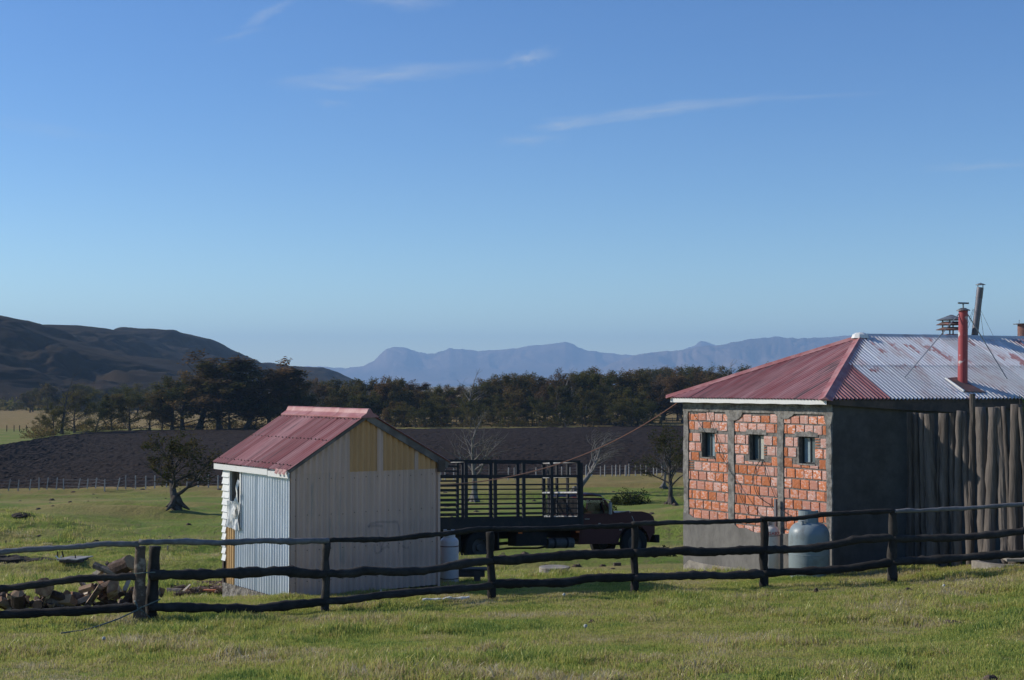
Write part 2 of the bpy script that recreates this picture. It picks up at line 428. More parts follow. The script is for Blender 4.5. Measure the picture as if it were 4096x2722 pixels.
# ---------------------------------------------------------------- the air
hz = MB(); hz.box((0, 9900, 330), (27000, 20400, 710))
mh = bpy.data.materials.new('haze'); mh.use_nodes = True; t = mh.node_tree; t.nodes.clear()
o_ = N(t, 'ShaderNodeOutputMaterial'); pv = N(t, 'ShaderNodeVolumePrincipled')
pv.inputs['Color'].default_value = (.42, .665, 1.0, 1); pv.inputs['Density'].default_value = 9.5e-5; pv.inputs['Anisotropy'].default_value = .1
t.links.new(pv.outputs[0], o_.inputs['Volume'])
obj('haze', hz, mh, kind='stuff')
# ---------------------------------------------------------------- materials for built things
m_white = Mx('white_paint', (.62, .62, .60), (.40, .36, .31), scale=3, thr=(.60, .80), rough=.6, bump=.002, bscale=40, var=.08)
m_clap = Mx('white_clapboard', (.66, .67, .66), (.50, .47, .43), scale=5, thr=(.55, .75), rough=.7, bump=.002, var=.08)
m_galv = Mx('galvanised_sheet', (.70, .74, .80), (.52, .56, .61), scale=1.6, thr=(.4, .65), rough=.42, metal=.3, bump=.002, bscale=8, stretch=(1, 1, .25), var=.10, rnd=.1)
m_gable = Mx('aged_zinc_sheet', (.65, .43, .33), (.53, .36, .28), scale=1.3, thr=(.4, .65), rough=.62, metal=.0, stretch=(1, 1, .2), var=.12, bump=.002, bscale=7,
             col3=(.22, .235, .21), thr3=(.60, .75), scale3=2.2)
m_yel = Mx('yellow_sheet', (.58, .315, .14), (.47, .255, .115), scale=2, thr=(.4, .7), rough=.6, stretch=(1, 1, .2), var=.12, col3=(.28, .20, .11), thr3=(.66, .78), scale3=3.5)
def redmat(name, fr): return Mx(name, (.30, .10, .098), (.42, .225, .215), scale=2.2, thr=(.36, .66), rough=.6, stretch=(2.2, .22, 1), var=.26, rnd=.12, bump=.004, bscale=9,
           col3=(.165, .105, .10), thr3=(.54, .70), scale3=3.2, frame=fr)
m_redcap = Mx('pink_red_ridge', (.31, .115, .11), (.39, .20, .19), scale=3, rough=.55, var=.12, bump=.003, bscale=6)
def peelmat(name, fr): return Mx(name, (.62, .62, .63), (.38, .19, .18), scale=1.9, thr=(.60, .645), rough=.55, stretch=(1, .55, 1), var=.07, rnd=.08, detail=9, bump=.002, bscale=12,
            col3=(.52, .44, .43), thr3=(.50, .66), scale3=3, frame=fr)
m_yel_lit = Mx('yellow_sheet_lit', (.62, .40, .18), (.50, .32, .14), scale=2, thr=(.4, .7), rough=.6, stretch=(1, 1, .2), var=.12, col3=(.30, .23, .14), thr3=(.62, .74), scale3=3.5)  # copy of the yellow gable sheet with sunlight put into its colour
m_verge = Mx('verge_board_wood', (.20, .17, .15), (.12, .10, .09), scale=3, rough=.9, var=.25)
m_dkwood = Mx('old_dark_board', (.10, .075, .062), (.06, .05, .045), scale=3, stretch=(1, 1, 1), rough=.9, bump=.004, var=.25)
m_rail = Mx('weathered_rail', (.022, .019, .017), (.045, .040, .036), scale=4, thr=(.4, .7), rough=.9, bump=.008, bscale=14, var=.35, rnd=.15, detail=8)
m_rail_pale = Mx('grey_weathered_rail_lit', (.17, .165, .17), (.09, .086, .085), scale=4, thr=(.4, .7), rough=.85, bump=.006, bscale=14, var=.3, detail=8)  # lighter rail tone; on the left top rails it stands for sunlight
m_bark = Mx('birch_like_bark', (.10, .072, .055), (.26, .21, .165), scale=5, thr=(.54, .62), rough=.9, bump=.012, bscale=16, var=.4, detail=8)
m_conc = Mx('rough_concrete', (.24, .228, .21), (.115, .108, .10), scale=7, thr=(.42, .62), rough=.95, bump=.015, bscale=34, var=.35, detail=8)
m_rubble = Mx('rubble_footing', (.24, .22, .195), (.09, .08, .07), scale=9, thr=(.42, .62), rough=.95, bump=.05, bscale=15, var=.45, detail=8)
m_plaster = Mx('grey_base_render', (.175, .166, .154), (.12, .114, .107), scale=2.2, thr=(.4, .62), rough=.95, bump=.008, bscale=30, var=.28, stretch=(1, 1, .5), detail=8,
               col3=(.22, .20, .18), thr3=(.66, .74), scale3=4)
m_slab = Mx('pale_concrete', (.30, .27, .23), (.20, .18, .155), scale=4, rough=.95, bump=.008, bscale=20, var=.2)
m_mortar = Mx('mortar', (.20, .185, .17), (.12, .11, .10), scale=12, thr=(.4, .6), rough=.95, bump=.012, bscale=40, var=.3)
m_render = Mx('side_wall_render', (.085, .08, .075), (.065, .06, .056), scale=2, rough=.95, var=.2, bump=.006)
m_dark = Mx('dark_interior', (.02, .02, .02), rough=.9, var=.1)
m_steel = Mx('grey_steel', (.30, .32, .34), (.20, .17, .15), scale=4, thr=(.55, .7), rough=.5, metal=.5, var=.15)
m_flue = Mx('sooty_flue_metal', (.13, .13, .15), (.09, .075, .07), scale=3, rough=.5, metal=.6, var=.2, stretch=(1, 1, .5))
m_flue_red = Mx('red_painted_flue', (.33, .06, .065), (.50, .48, .48), scale=1.9, thr=(.60, .64), rough=.5, var=.15, detail=8)
m_capmetal = Mx('zinc_cowl', (.20, .22, .235), (.13, .12, .12), scale=4, rough=.55, metal=.5, var=.15)
m_rust = Mx('rusty_plate', (.17, .09, .075), (.10, .085, .085), scale=4, rough=.8, var=.25, col3=(.33, .16, .14), thr3=(.55, .65), scale3=5)
m_frame = Mx('dark_window_frame', (.035, .04, .042), rough=.5, var=.1)
m_wire = Mx('dark_wire', (.03, .028, .028), rough=.7, var=.1)
m_cable = Mx('orange_brown_cable', (.34, .17, .10), rough=.7, var=.1)
m_gas_w = Mx('white_cylinder_paint', (.56, .54, .52), (.36, .20, .13), scale=3.2, thr=(.64, .78), rough=.45, var=.1, detail=8, bump=.0015, bscale=20)
m_gas_c = Mx('cream_cylinder_paint', (.60, .56, .49), (.40, .25, .17), scale=3.2, thr=(.68, .8), rough=.4, var=.07, detail=8)
m_gas_g = Mx('blue_grey_tank_paint', (.21, .255, .27), (.12, .125, .12), scale=2.5, thr=(.54, .72), rough=.4, var=.07, detail=8)
m_rustband = Mx('rust_band', (.13, .055, .035), (.06, .03, .02), scale=8, rough=.9, var=.3)

# ---------------------------------------------------------------- small shed
th = R(35)
sv = Vector((-math.sin(th), math.cos(th), 0)); gv = Vector((math.cos(th), math.sin(th), 0)); ZV = Vector((0, 0, 1))
A = P(1163, 1540, 25.3); A.z = 0
def s_of(px): u = U(px); return (A.x - u * A.y) / (u * sv.y - sv.x)
def t_of(px): u = U(px); return (u * A.y - A.x) / (gv.x - u * gv.y)
def zat(py, p): return P(2048, py, p.y).z if True else 0
def side(px, py): s = s_of(px); q = A + sv * s; return s, zat(py, q)
SL = s_of(901); GW = t_of(1755)
Zb = -3.81; Zt = -1.52
shed = thing('corrugated_shed', 'small corrugated metal shed with a faded red gable roof behind the rail fence', 'shed', (A.x, A.y, -3.9))
ns = -gv; ng = -sv
print('shed', SL, GW)
# side wall (lit): silver sheets
sx = s_of(972); sy = s_of(947)
b0 = s_of(912.7)
edges = [0.02, sx / 3, 2 * sx / 3, sx]
for i in range(3):
    mb = MB(); mb.corr(A + ns * .0, sv, ZV, ns, edges[i], edges[i + 1] + .02, lambda u: (Zb, Zt), .104, .019, lift=.004 * (i % 2), vdiv=2)
    obj('wall_sheet', mb, m_galv, shed, smooth=True)
zlow = side(960, 2108)[1]
mb = MB(); mb.corr(A, sv, ZV, ns, sx, sy + .02, lambda u: (Zb, zlow), .104, .019); obj('wall_sheet', mb, m_galv, shed, smooth=True)
mb = MB(); mb.corr(A, sv, ZV, ns, sy, b0, lambda u: (Zb, zlow + .02), .104, .019, lift=.005); obj('wall_sheet', mb, m_yel_lit, shed, smooth=True, label='yellow corrugated strip low on the side wall')
# window opening with frame, the clapboards at the far corner
w0, w1 = s_of(967), s_of(928); zt, zb = side(948, 1884)[1], side(948, 2008)[1]
mb = MB()
mb.box(A + sv * (w0 - .035) + ns * .01 + ZV * (zt + zlow) / 2, (.05, .05, zt - zlow), Matrix((sv, ns, ZV)).transposed())
mb.box(A + sv * (w1 + .02) + ns * .01 + ZV * (zt + zlow) / 2, (.045, .05, zt - zlow), Matrix((sv, ns, ZV)).transposed())
mb.box(A + sv * (w0 + w1) / 2 + ns * .012 + ZV * (zt + .035), (w1 - w0 + .1, .05, .09), Matrix((sv, ns, ZV)).transposed())
obj('window_frame', mb, m_clap, shed)
mb = MB(); mb.box(A + sv * (w0 + w1) / 2 - ns * .30 + ZV * (zt + zb) / 2, (w1 - w0 + .5, .02, zt - zb + .5), Matrix((sv, ns, ZV)).transposed()); obj('inner_board', mb, m_dkwood, shed)
nb = 13; ztop = side(905, 1878)[1]; zbot = side(905, 2240)[1]; ph = (ztop - zbot) / nb
for k in range(nb):
    z1 = ztop - k * ph; z0 = z1 - ph * 1.06; ws = w1 + .03 if z0 > zlow - .02 else b0 + .0
    if z1 < zlow: ws = b0
    mb = MB()
    d = random.uniform(-.006, .006)
    prof = [(ws, .012, z1), (SL + .03, .012, z1), (SL + .03 + d, .045, z0), (ws + d, .045, z0 + random.uniform(-.004, .004))]
    a = [A + sv * q[0] + ns * q[1] + ZV * q[2] for q in prof]
    mb.prism(a, -ns * .014)
    # the same board returns round the far corner
    a2 = [A + sv * (SL + .012) + gv * .0 + ZV * z1, A + sv * (SL + .012) + gv * .5 + ZV * z1, A + sv * (SL + .05) + gv * .5 + ZV * z0, A + sv * (SL + .05) + ns * .04 + ZV * z0]
    mb.prism(a2, -sv * .012)
    obj('clapboard', mb, m_clap, shed)
mb = MB(); mb.box(A + sv * (SL - .03) + ZV * ((Zb + zbot) / 2) + ns * .005, (.06, .06, zbot - Zb), Matrix((sv, ns, ZV)).transposed()); obj('corner_post', mb, m_dkwood, shed)
# crumpled white sheet under the window with a strip curling up
mb = MB(); c0, c1 = s_of(973), s_of(920); zu = zb + .01; n = 14
cols = []
for i in range(n + 1):
    s = c0 + (c1 - c0) * i / n; col = []
    for j in range(7):
        tz = zu + (zlow - .03 - zu) * j / 6 - (.04 * (1 - i / n) if j == 6 else 0)
        o = .055 + .022 * math.sin(i * 1.7 + j * .35) + .012 * math.sin(i * .7 - j * 1.3)
        ss = s - .03 * (j / 6.0) * (i / n - .3)
        col.append(mb.v(A + sv * ss + ns * o + ZV * tz))
    cols.append(col)
for i in range(n):
    for j in range(6): mb.f((cols[i][j], cols[i + 1][j], cols[i + 1][j + 1], cols[i][j + 1]))
pr = None
for k in range(12):
    f = k / 11; zz = zb - .30 + .72 * f; s = c0 + .20 * (1 - f) ** 1.6 + .012
    w = .085 * (1 - .55 * f) + .02 * math.sin(k * 1.9)
    a_, b_ = mb.v(A + sv * (s - w / 2) + ns * (.085 + .02 * math.sin(k)) + ZV * zz), mb.v(A + sv * (s + w / 2) + ns * (.105 + .02 * math.cos(k * 1.4)) + ZV * (zz + .02))
    if pr: mb.f((pr[0], a_, b_, pr[1]))
    pr = (a_, b_)
obj('crumpled_sheet', mb, m_clap, shed, label='torn white sheet hanging crumpled below the window opening')
# gable wall
Zs = -1.575; tp = 1.545; Zp = -.56
kL = (Zp + 1.52) / tp; kR = (Zp + 1.40) / (GW - tp)
def roofz(t): return Zp - (tp - t) * kL if t < tp else Zp - (t - tp) * kR
eb = [0.0, .78, 1.55, 2.33, GW]
for i in range(4):
    mb = MB(); mb.corr(A, gv, ZV, ng, eb[i], eb[i + 1], lambda u: (Zb + .03, Zs + .01), .119, .021, lift=.004 * (i % 2), vdiv=2)
    obj('wall_sheet', mb, m_gable, shed, smooth=True)
up = [(0.0, t_of(1400), m_gable, None), (t_of(1400), t_of(1512), m_yel, 'yellow gable sheet left of the middle strip'), (t_of(1532), t_of(1660), m_yel, 'yellow gable sheet right of the middle strip'), (t_of(1669), GW, m_yel, 'small yellow gable sheet under the right eave'),
      (t_of(1510), t_of(1534), m_gable, None), (t_of(1658), t_of(1671), m_gable, None)]
for i, (a, b, m, lb) in enumerate(up):
    mb = MB(); mb.corr(A, gv, ZV, ng, a, b, lambda u: (Zs - (.012 if i < 4 else .03), max(roofz(u) - .02, Zs + .01)), .119, .021, lift=.008 if i < 4 else .014)
    obj('gable_sheet', mb, m, shed, smooth=True, label=lb)
mb = MB()
for zz_ in (Zb + .30, Zb + .86, Zb + 1.48, Zb + 2.12):
    for k in range(13):
        t_n = .09 + k * .238
        mb.box(A + gv * t_n + ng * .024 + ZV * (zz_ + random.uniform(-.012, .012)), (.013, .010, .013), Matrix((gv, ng, ZV)).transposed())
obj('nail_heads', mb, m_dkwood, shed, kind='stuff')
# back and far walls, unseen faces closed
mb = MB(); mb.corr(A + sv * SL, gv, ZV, sv, 0, GW, lambda u: (Zb, roofz(u) - .02), .119, .012, seg=4); obj('wall_sheet', mb, m_clap, shed)
mb = MB(); mb.corr(A + gv * GW, sv, ZV, gv, 0, SL, lambda u: (Zb, Zt + .1), .119, .012, seg=4); obj('wall_sheet', mb, m_gable, shed)
# corner flashings
mb = MB(); mb.box(A + sv * .012 + ns * .016 + ZV * (Zb + Zt) / 2, (.035, .006, Zt - Zb), Matrix((sv, ns, ZV)).transposed())
obj('corner_flashing', mb, m_galv, shed)
mb = MB(); mb.box(A + gv * .045 + ng * .020 + ZV * (Zb + Zt) / 2, (.085, .006, Zt - Zb - .02), Matrix((gv, ng, ZV)).transposed()); obj('corner_flashing', mb, m_gable, shed)
mb = MB(); mb.box(A + gv * (GW - .0) + ng * .014 + ZV * (Zb + Zs) / 2, (.05, .02, Zs - Zb), Matrix((gv, ng, ZV)).transposed()); obj('corner_flashing', mb, m_gable, shed)
# faint scrawl on the gable
mg, t_, b_ = new_mat('faded_scrawl'); b_.inputs['Base Color'].default_value = (.10, .11, .16, 1); b_.inputs['Roughness'].default_value = .8; b_.inputs['Alpha'].default_value = .16
mb = MB()
def scr(pts, w=.022):
    ps = []
    for (px, py) in pts:
        t = t_of(px); q = A + gv * t; ps.append((t, zat(py, q)))
    f = []
    for (a, b) in zip(ps[:-1], ps[1:]):
        for k in range(6): f.append((a[0] + (b[0] - a[0]) * k / 6, a[1] + (b[1] - a[1]) * k / 6))
    prev = None
    for i in range(len(f) - 1):
        d = Vector((f[i + 1][0] - f[i][0], f[i + 1][1] - f[i][1])); d.normalize(); nn = Vector((-d.y, d.x)) * w
        h = .021 * math.sin(2 * math.pi * f[i][0] / .119) + .0085
        q = A + gv * f[i][0] + ZV * f[i][1] + ng * h
        a_, c_ = mb.v(q + gv * nn.x + ZV * nn.y), mb.v(q - gv * nn.x - ZV * nn.y)
        if prev: mb.f((prev[0], a_, c_, prev[1]))
        prev = (a_, c_)
def z3(x, y): return (800 + x * .5995, 1560 + y * .5995)
scr([z3(1118, 912), z3(1150, 892), z3(1200, 880), z3(1260, 882), z3(1310, 880), z3(1332, 910), z3(1338, 960), z3(1330, 1010), z3(1328, 1060), z3(1322, 1100)])
scr([z3(1120, 915), z3(1180, 905), z3(1245, 915)]); scr([z3(1190, 930), z3(1195, 985), z3(1210, 1080), z3(1235, 1000), z3(1238, 940)])
scr([z3(1160, 1030), z3(1168, 1080), z3(1185, 1095), z3(1250, 1040), z3(1275, 1060)]); scr([z3(1345, 1040), z3(1380, 1055), z3(1400, 1045)])
obj('scrawl', mb, mg, shed)
# footing
mb = MB(); nfo = 26; rows = []
for j in range(4):
    rows.append([mb.v(A + sv * ((SL + .02) * i / nfo) + ns * (.02 + .05 * j / 3 + random.uniform(-.02, .03)) + ZV * ((Zb - .005 if j == 0 else Zb - .24 * j) + (random.uniform(-.02, .02) if j else 0))) for i in range(nfo + 1)])
for j in range(3):
    for i in range(nfo): mb.f((rows[j][i], rows[j + 1][i], rows[j + 1][i + 1], rows[j][i + 1]))
mb.box(A + sv * SL / 2 + gv * GW / 2 + ZV * (Zb - .36), (GW - .02, SL - .0, .70), Matrix((gv, sv, ZV)).transposed())
obj('footing', mb, m_rubble, shed)
# roof: left slope sheets
ridge0 = A + gv * tp + ZV * (Zp + .04); fo, bo = -.10, SL + .33
def slope(sgn, half, drop, nm, mat):
    L = math.hypot(half, drop); V = (gv * (sgn * half) + ZV * (-drop)) / L; Nn = sv.cross(V) * (1 if sgn > 0 else -1)
    if Nn.z < 0: Nn = -Nn
    return V, Nn, L
VL, NL, LL = slope(-1, tp + .10, 1.0, '', None); VR, NR, LR = slope(1, GW - tp + .24, .965, '', None)
m_red = redmat('faded_red_shed_roof', (sv, VL, NL)); m_redR = redmat('faded_red_shed_roof_back', (sv, VR, NR))
cuts = [fo, fo + .86, fo + 1.74, fo + 2.60, bo]
for i in range(4):
    mb = MB()
    ragged = (lambda u: (0, LL - .03 * abs(math.sin(u * 9)) * (u < .35))) if i == 0 else (lambda u: (0, LL))
    mb.corr(ridge0, sv, VL, NL, cuts[i] - (.04 if i else 0), cuts[i + 1], ragged, .104, .014, lift=.006 * i + .004, vdiv=3)
    obj('roof_sheet', mb, m_red, shed, smooth=True)
for i in range(4):
    mb = MB(); mb.corr(ridge0, sv, VR, NR, cuts[i] - (.04 if i else 0), cuts[i + 1], lambda u: (0, LR), .104, .012, lift=.006 * i + .004)
    obj('roof_sheet', mb, m_redR, shed, smooth=True)
# bent tin at the near eave corner
mb = MB(); e = ridge0 + VL * LL
q0 = e + sv * .10
for k in range(3):
    o = e + sv * (-.08 + .15 * k)
    mb.poly([o + NL * .02, o + sv * .13 + NL * .03, o + sv * .10 + VL * .07 - ZV * .02, o + sv * .02 + VL * .05 - ZV * .05])
obj('bent_roof_edge', mb, m_red, shed)
# ridge cap in three pieces, screws
for i in range(3):
    a = fo + (bo - fo) * i / 3 - .01; b = fo + (bo - fo) * (i + 1) / 3 + .015
    mb = MB(); prof = []
    lf = .004 * i
    for q in [VL * .20 + NL * (.020 + lf), VL * .19 + NL * (.034 + lf), VL * .06 + NL * (.034 + lf)] + [ (VL * math.cos(k * .6) + NL * math.sin(k * .6)) * .05 + ZV * (.035 + lf) for k in range(1, 5)] + [VR * .06 + NR * (.034 + lf), VR * .19 + NR * (.034 + lf), VR * .2 + NR * (.02 + lf)]:
        prof.append(q)
    r0 = [mb.v(ridge0 + sv * a + q) for q in prof]; r1 = [mb.v(ridge0 + sv * b + q) for q in prof]
    for k in range(len(prof) - 1): mb.f((r0[k], r1[k], r1[k + 1], r0[k + 1]))
    mb.f(r0); obj('ridge_cap', mb, m_redcap, shed)
mb = MB()
for fr in (.13, .5, .93):
    for k in range(22):
        p = ridge0 + sv * (fo + .08 + k * .15) + VL * (LL * fr + random.uniform(-.01, .01)) + NL * .03
        mb.box(p, (.018, .018, .02), Matrix((sv, VL, NL)).transposed())
obj('screw_heads', mb, m_dkwood, shed, kind='stuff')
# fascias and verge boards
Mf = Matrix((sv, ns, ZV)).transposed(); ez = e.z
ob = (e - A).dot(ns) - .02
cut = s_of(1090)
mb = MB(); mb.box(A + ns * ob + sv * ((cut + .01 + bo - .02) / 2) + ZV * (ez - .068), (bo - .02 - cut - .01, .022, .105), Mf); obj('fascia_board', mb, m_white, shed)
mb = MB(); mb.box(A + ns * (ob - .004) + sv * ((cut + fo + .02) / 2) + ZV * (ez - .085), (cut - fo - .02, .022, .10), Mf); obj('fascia_board', mb, m_white, shed)
for (V, L, Nn) in ((VL, LL, NL), (VR, LR, NR)):
    mb = MB(); w = .055 if V is VL else .12
    a = ridge0 + sv * (fo + .035) + V * .03 - Nn * .016; b = ridge0 + sv * (fo + .035) + V * (L - .03) - Nn * .016
    mb.prism([a, b, b - Nn * w, a - Nn * w], sv * .03); obj('verge_board', mb, m_verge, shed)
mb = MB(); o = A + gv * (GW + .02) + ng * .06 + ZV * (roofz(GW) - .14); mb.box(o, (.14, .06, .22), Matrix((gv, ng, ZV)).transposed()); obj('eave_block', mb, m_dkwood, shed)

# ---------------------------------------------------------------- brick house
Y0 = 28.0
E0 = P(3300, 1598, Y0)
al, be = R(32), R(22)
fd = Vector((-math.sin(al), math.cos(al), 0)); nf = Vector((math.cos(al), math.sin(al), 0)); fn = -nf
bd = Vector((math.cos(be), math.sin(be), 0)); nw = Vector((-math.sin(be), math.cos(be), 0))
def along(O, D, px): u = U(px); return (O.x - u * O.y) / (u * D.y - D.x)
s1 = along(E0, fd, 2663); E1 = E0 + fd * s1
AP = P(3448, 1345, Y0 * 1.123)
W0 = E0 + nf * .26 + nw * .10; W0.z = 0
def fs(px): return along(W0, fd, px)
def fpt(px, py): s = fs(px); q = W0 + fd * s; return s, P(2048, py, q.y).z
SW = fs(2738)
zc = E0.z - .06          # top of walls
zg = -4.6
house = thing('brick_house', 'unfinished brick house with a peeling red and white corrugated hip roof', 'house', (W0.x, W0.y, -3.7))
Mfac = Matrix((-fd, nf, ZV)).transposed()   # x to the right along the front, y inward
def fbox(mb, s0, s1_, z0, z1, d0, d1, mi=0):
    c = W0 + fd * (s0 + s1_) / 2 + ZV * (z0 + z1) / 2 + nf * (d0 + d1) / 2
    mb.box(c, (abs(s1_ - s0), abs(d1 - d0), abs(z1 - z0)), Mfac, mi)
def c4(x, y): return 2720 + x * .2806, 1620 + y * .2806
wins = []
for (xa, xb, ya, yb) in ((308, 492, 405, 762), (982, 1188, 422, 792), (1686, 1916, 443, 828)):
    a = fs(c4(xa, 0)[0]); b = fs(c4(xb, 0)[0]); z1 = fpt(c4((xa + xb) / 2, 0)[0], c4(0, ya)[1])[1]; z0 = fpt(c4((xa + xb) / 2, 0)[0], c4(0, yb)[1])[1]
    wins.append((b, a, z0, z1))           # s low, s high
wins.sort()
zw0 = sum(w[2] for w in wins) / 3; zw1 = sum(w[3] for w in wins) / 3
wins = [(a, b, zw0, zw1) for a, b, _, _ in wins]
print('wins', wins, 'SW', SW, 'house W0', W0)
mb = MB(); cur = 0.0
for a, b, z0, z1 in wins:
    fbox(mb, cur, a, zg, zc, 0, .16); fbox(mb, a, b, zg, z0, 0, .16); fbox(mb, a, b, z1, zc, 0, .16); cur = b
fbox(mb, cur, SW, zg, zc, 0, .16)
obj('mortar_wall', mb, m_mortar, house)
mb = MB(); fbox(mb, .02, SW - .02, zg, zc, .5, .52); obj('inner_wall', mb, m_dark, house)
# bricks
mbk = Mx('brick_glazed_pink', (.56, .31, .25), (.47, .155, .065), scale=2.4, thr=(.53, .56), rough=.8, rnd=.22, bump=.006, bscale=10, var=.16, detail=8,
         col3=(.62, .52, .49), thr3=(.52, .64), scale3=3.4, stretch=(1, 1, 1.6))
mbo = Mx('brick_bare_orange', (.44, .145, .060), (.50, .28, .22), scale=2.6, thr=(.55, .60), rough=.85, rnd=.12, bump=.008, bscale=9, var=.16, detail=6)
mbs = Mx('brick_salmon', (.52, .235, .17), (.45, .15, .065), scale=2.4, thr=(.50, .54), rough=.8, rnd=.22, bump=.006, bscale=10, var=.18, detail=8,
         col3=(.56, .42, .38), thr3=(.56, .66), scale3=3.4, stretch=(1, 1, 1.6))
def brick_mesh(kind, seed, mt=None):
    rnd = random.Random(seed); mb = MB(); n = 5
    # face grid: edges knocked, ribs or broken face
    ids = []
    for j in range(n + 1):
        row = []
        for i in range(n + 1):
            x = -.5 + i / n; z = -.5 + j / n
            ex = (i in (0, n)); ez_ = (j in (0, n))
            y = 0.0
            if ex or ez_: x += rnd.uniform(0, .035) * (1 if i == 0 else -1 if i == n else 0); z += rnd.uniform(0, .04) * (1 if j == 0 else -1 if j == n else 0); y = .06
            if kind == 1: y += rnd.uniform(0, .10)
            else: y += .025 * (j % 2)
            row.append(mb.v((x, y, z)))
        ids.append(row)
    for j in range(n):
        for i in range(n): mb.f((ids[j][i], ids[j][i + 1], ids[j + 1][i + 1], ids[j + 1][i]))
    bl, br = mb.v((-.5, 1, -.5)), mb.v((.5, 1, -.5)); tl, tr = mb.v((-.5, 1, .5)), mb.v((.5, 1, .5))
    for i in range(n):
        pass
    mb.f([ids[0][i] for i in range(n + 1)][::-1] + [bl, br][0:2] if False else [bl, br] + [ids[0][i] for i in range(n, -1, -1)])
    mb.f([tr, tl] + [ids[n][i] for i in range(n + 1)])
    mb.f([tl, bl] + [ids[j][0] for j in range(n + 1)])
    mb.f([br, tr] + [ids[j][n] for j in range(n, -1, -1)])
    me = bpy.data.meshes.new('brick'); me.from_pydata(mb.V, [], mb.F); me.materials.append(mt or (mbo if kind else mbk)); me.update(); return me
bricks = [brick_mesh(0, 1), brick_mesh(0, 2), brick_mesh(0, 3), brick_mesh(1, 4), brick_mesh(1, 5), brick_mesh(0, 6, mbs), brick_mesh(0, 7, mbs)]
def broken_mesh():
    mb = MB()
    mb.box((0, .55, 0), (1, .1, 1))
    for z in (-.46, -.16, .14, .46): mb.box((0, .25, z), (1, .5, .07))
    me = bpy.data.meshes.new('brick'); me.from_pydata(mb.V, [], mb.F); me.materials.append(mbo); me.update(); return me
brk_broken = broken_mesh()
rz = math.atan2(-fd.y, -fd.x)
brnd = random.Random(12)
def place_brick(s0, s1_, z0, z1, me):
    o = bpy.data.objects.new('brick', me); c = W0 + fd * (s0 + s1_) / 2 + ZV * (z0 + z1) / 2 + fn * (.014 + brnd.uniform(0, .008))
    o.location = c - ORG[house.name]; o.rotation_euler = (0, brnd.uniform(-.008, .008), rz); o.scale = (abs(s1_ - s0), .06, abs(z1 - z0)); link(o, house)
zr0 = -.585 * Y0 / 27; pitch = .2125
bays = [(fs(c4(2088, 0)[0]), fs(c4(1480, 0)[0])), (fs(c4(1392, 0)[0]), fs(c4(775, 0)[0])), (fs(c4(692, 0)[0]), fs(c4(126, 0)[0]))]
for bi, (a, b) in enumerate(bays):
    wa, wb, z0w, z1w = wins[bi]
    unit = (b - a) / 4.86
    for r in range(12):
        zt_ = zr0 - r * pitch; zb_ = zt_ - pitch + .030
        if r in (1,): zb_ += .0
        if r >= 2: zt_ -= .045; zb_ -= .045
        off = (0, .55, .28, .62, .12, .45, .05, .8, .2, .6, .35, .1)[r] + bi * .17
        s = a - unit * (off % 1.0)
        while s < b - .01:
            x0 = max(s, a); x1 = min(s + unit, b); s += unit
            if x1 - x0 < .045: continue
            g = .012
            segs = [(x0, x1)]
            if zb_ < z1w + .02 and zt_ > z0w - .02:      # row meets the window
                if x1 > wa and x0 < wb:
                    if zb_ < z0w - .02:   # half bricks under the sill
                        place_brick(x0 + g, x1 - g, zb_, z0w - .03, brnd.choice(bricks)); continue
                    segs = [(x0, min(x1, wa - .005)), (max(x0, wb + .005), x1)]
            for (p0, p1) in segs:
                if p1 - p0 < .05: continue
                v = brnd.random(); low = r / 11
                me = bricks[brnd.randrange(3)] if v > .14 + .16 * low else bricks[3 + brnd.randrange(2)]
                if me in bricks[:3] and brnd.random() < (.15, .15, .1, .15, .3, .25, .55, .8, .85, .85, .8, .7)[r]: me = bricks[5 + brnd.randrange(2)]
                if (bi, r) in ((2, 5),) and p1 > b - .02: me = brk_broken
                if (bi, r) in ((1, 3),) and abs(p1 - wa) < .02: me = brk_broken
                if (bi, r) in ((0, 2),) and abs(p1 - wa) < .02: me = brk_broken
                zz1 = zt_ - (brnd.uniform(0, .05) if r == 0 else 0)
                place_brick(p0 + g, p1 - g, zb_, zz1, me)
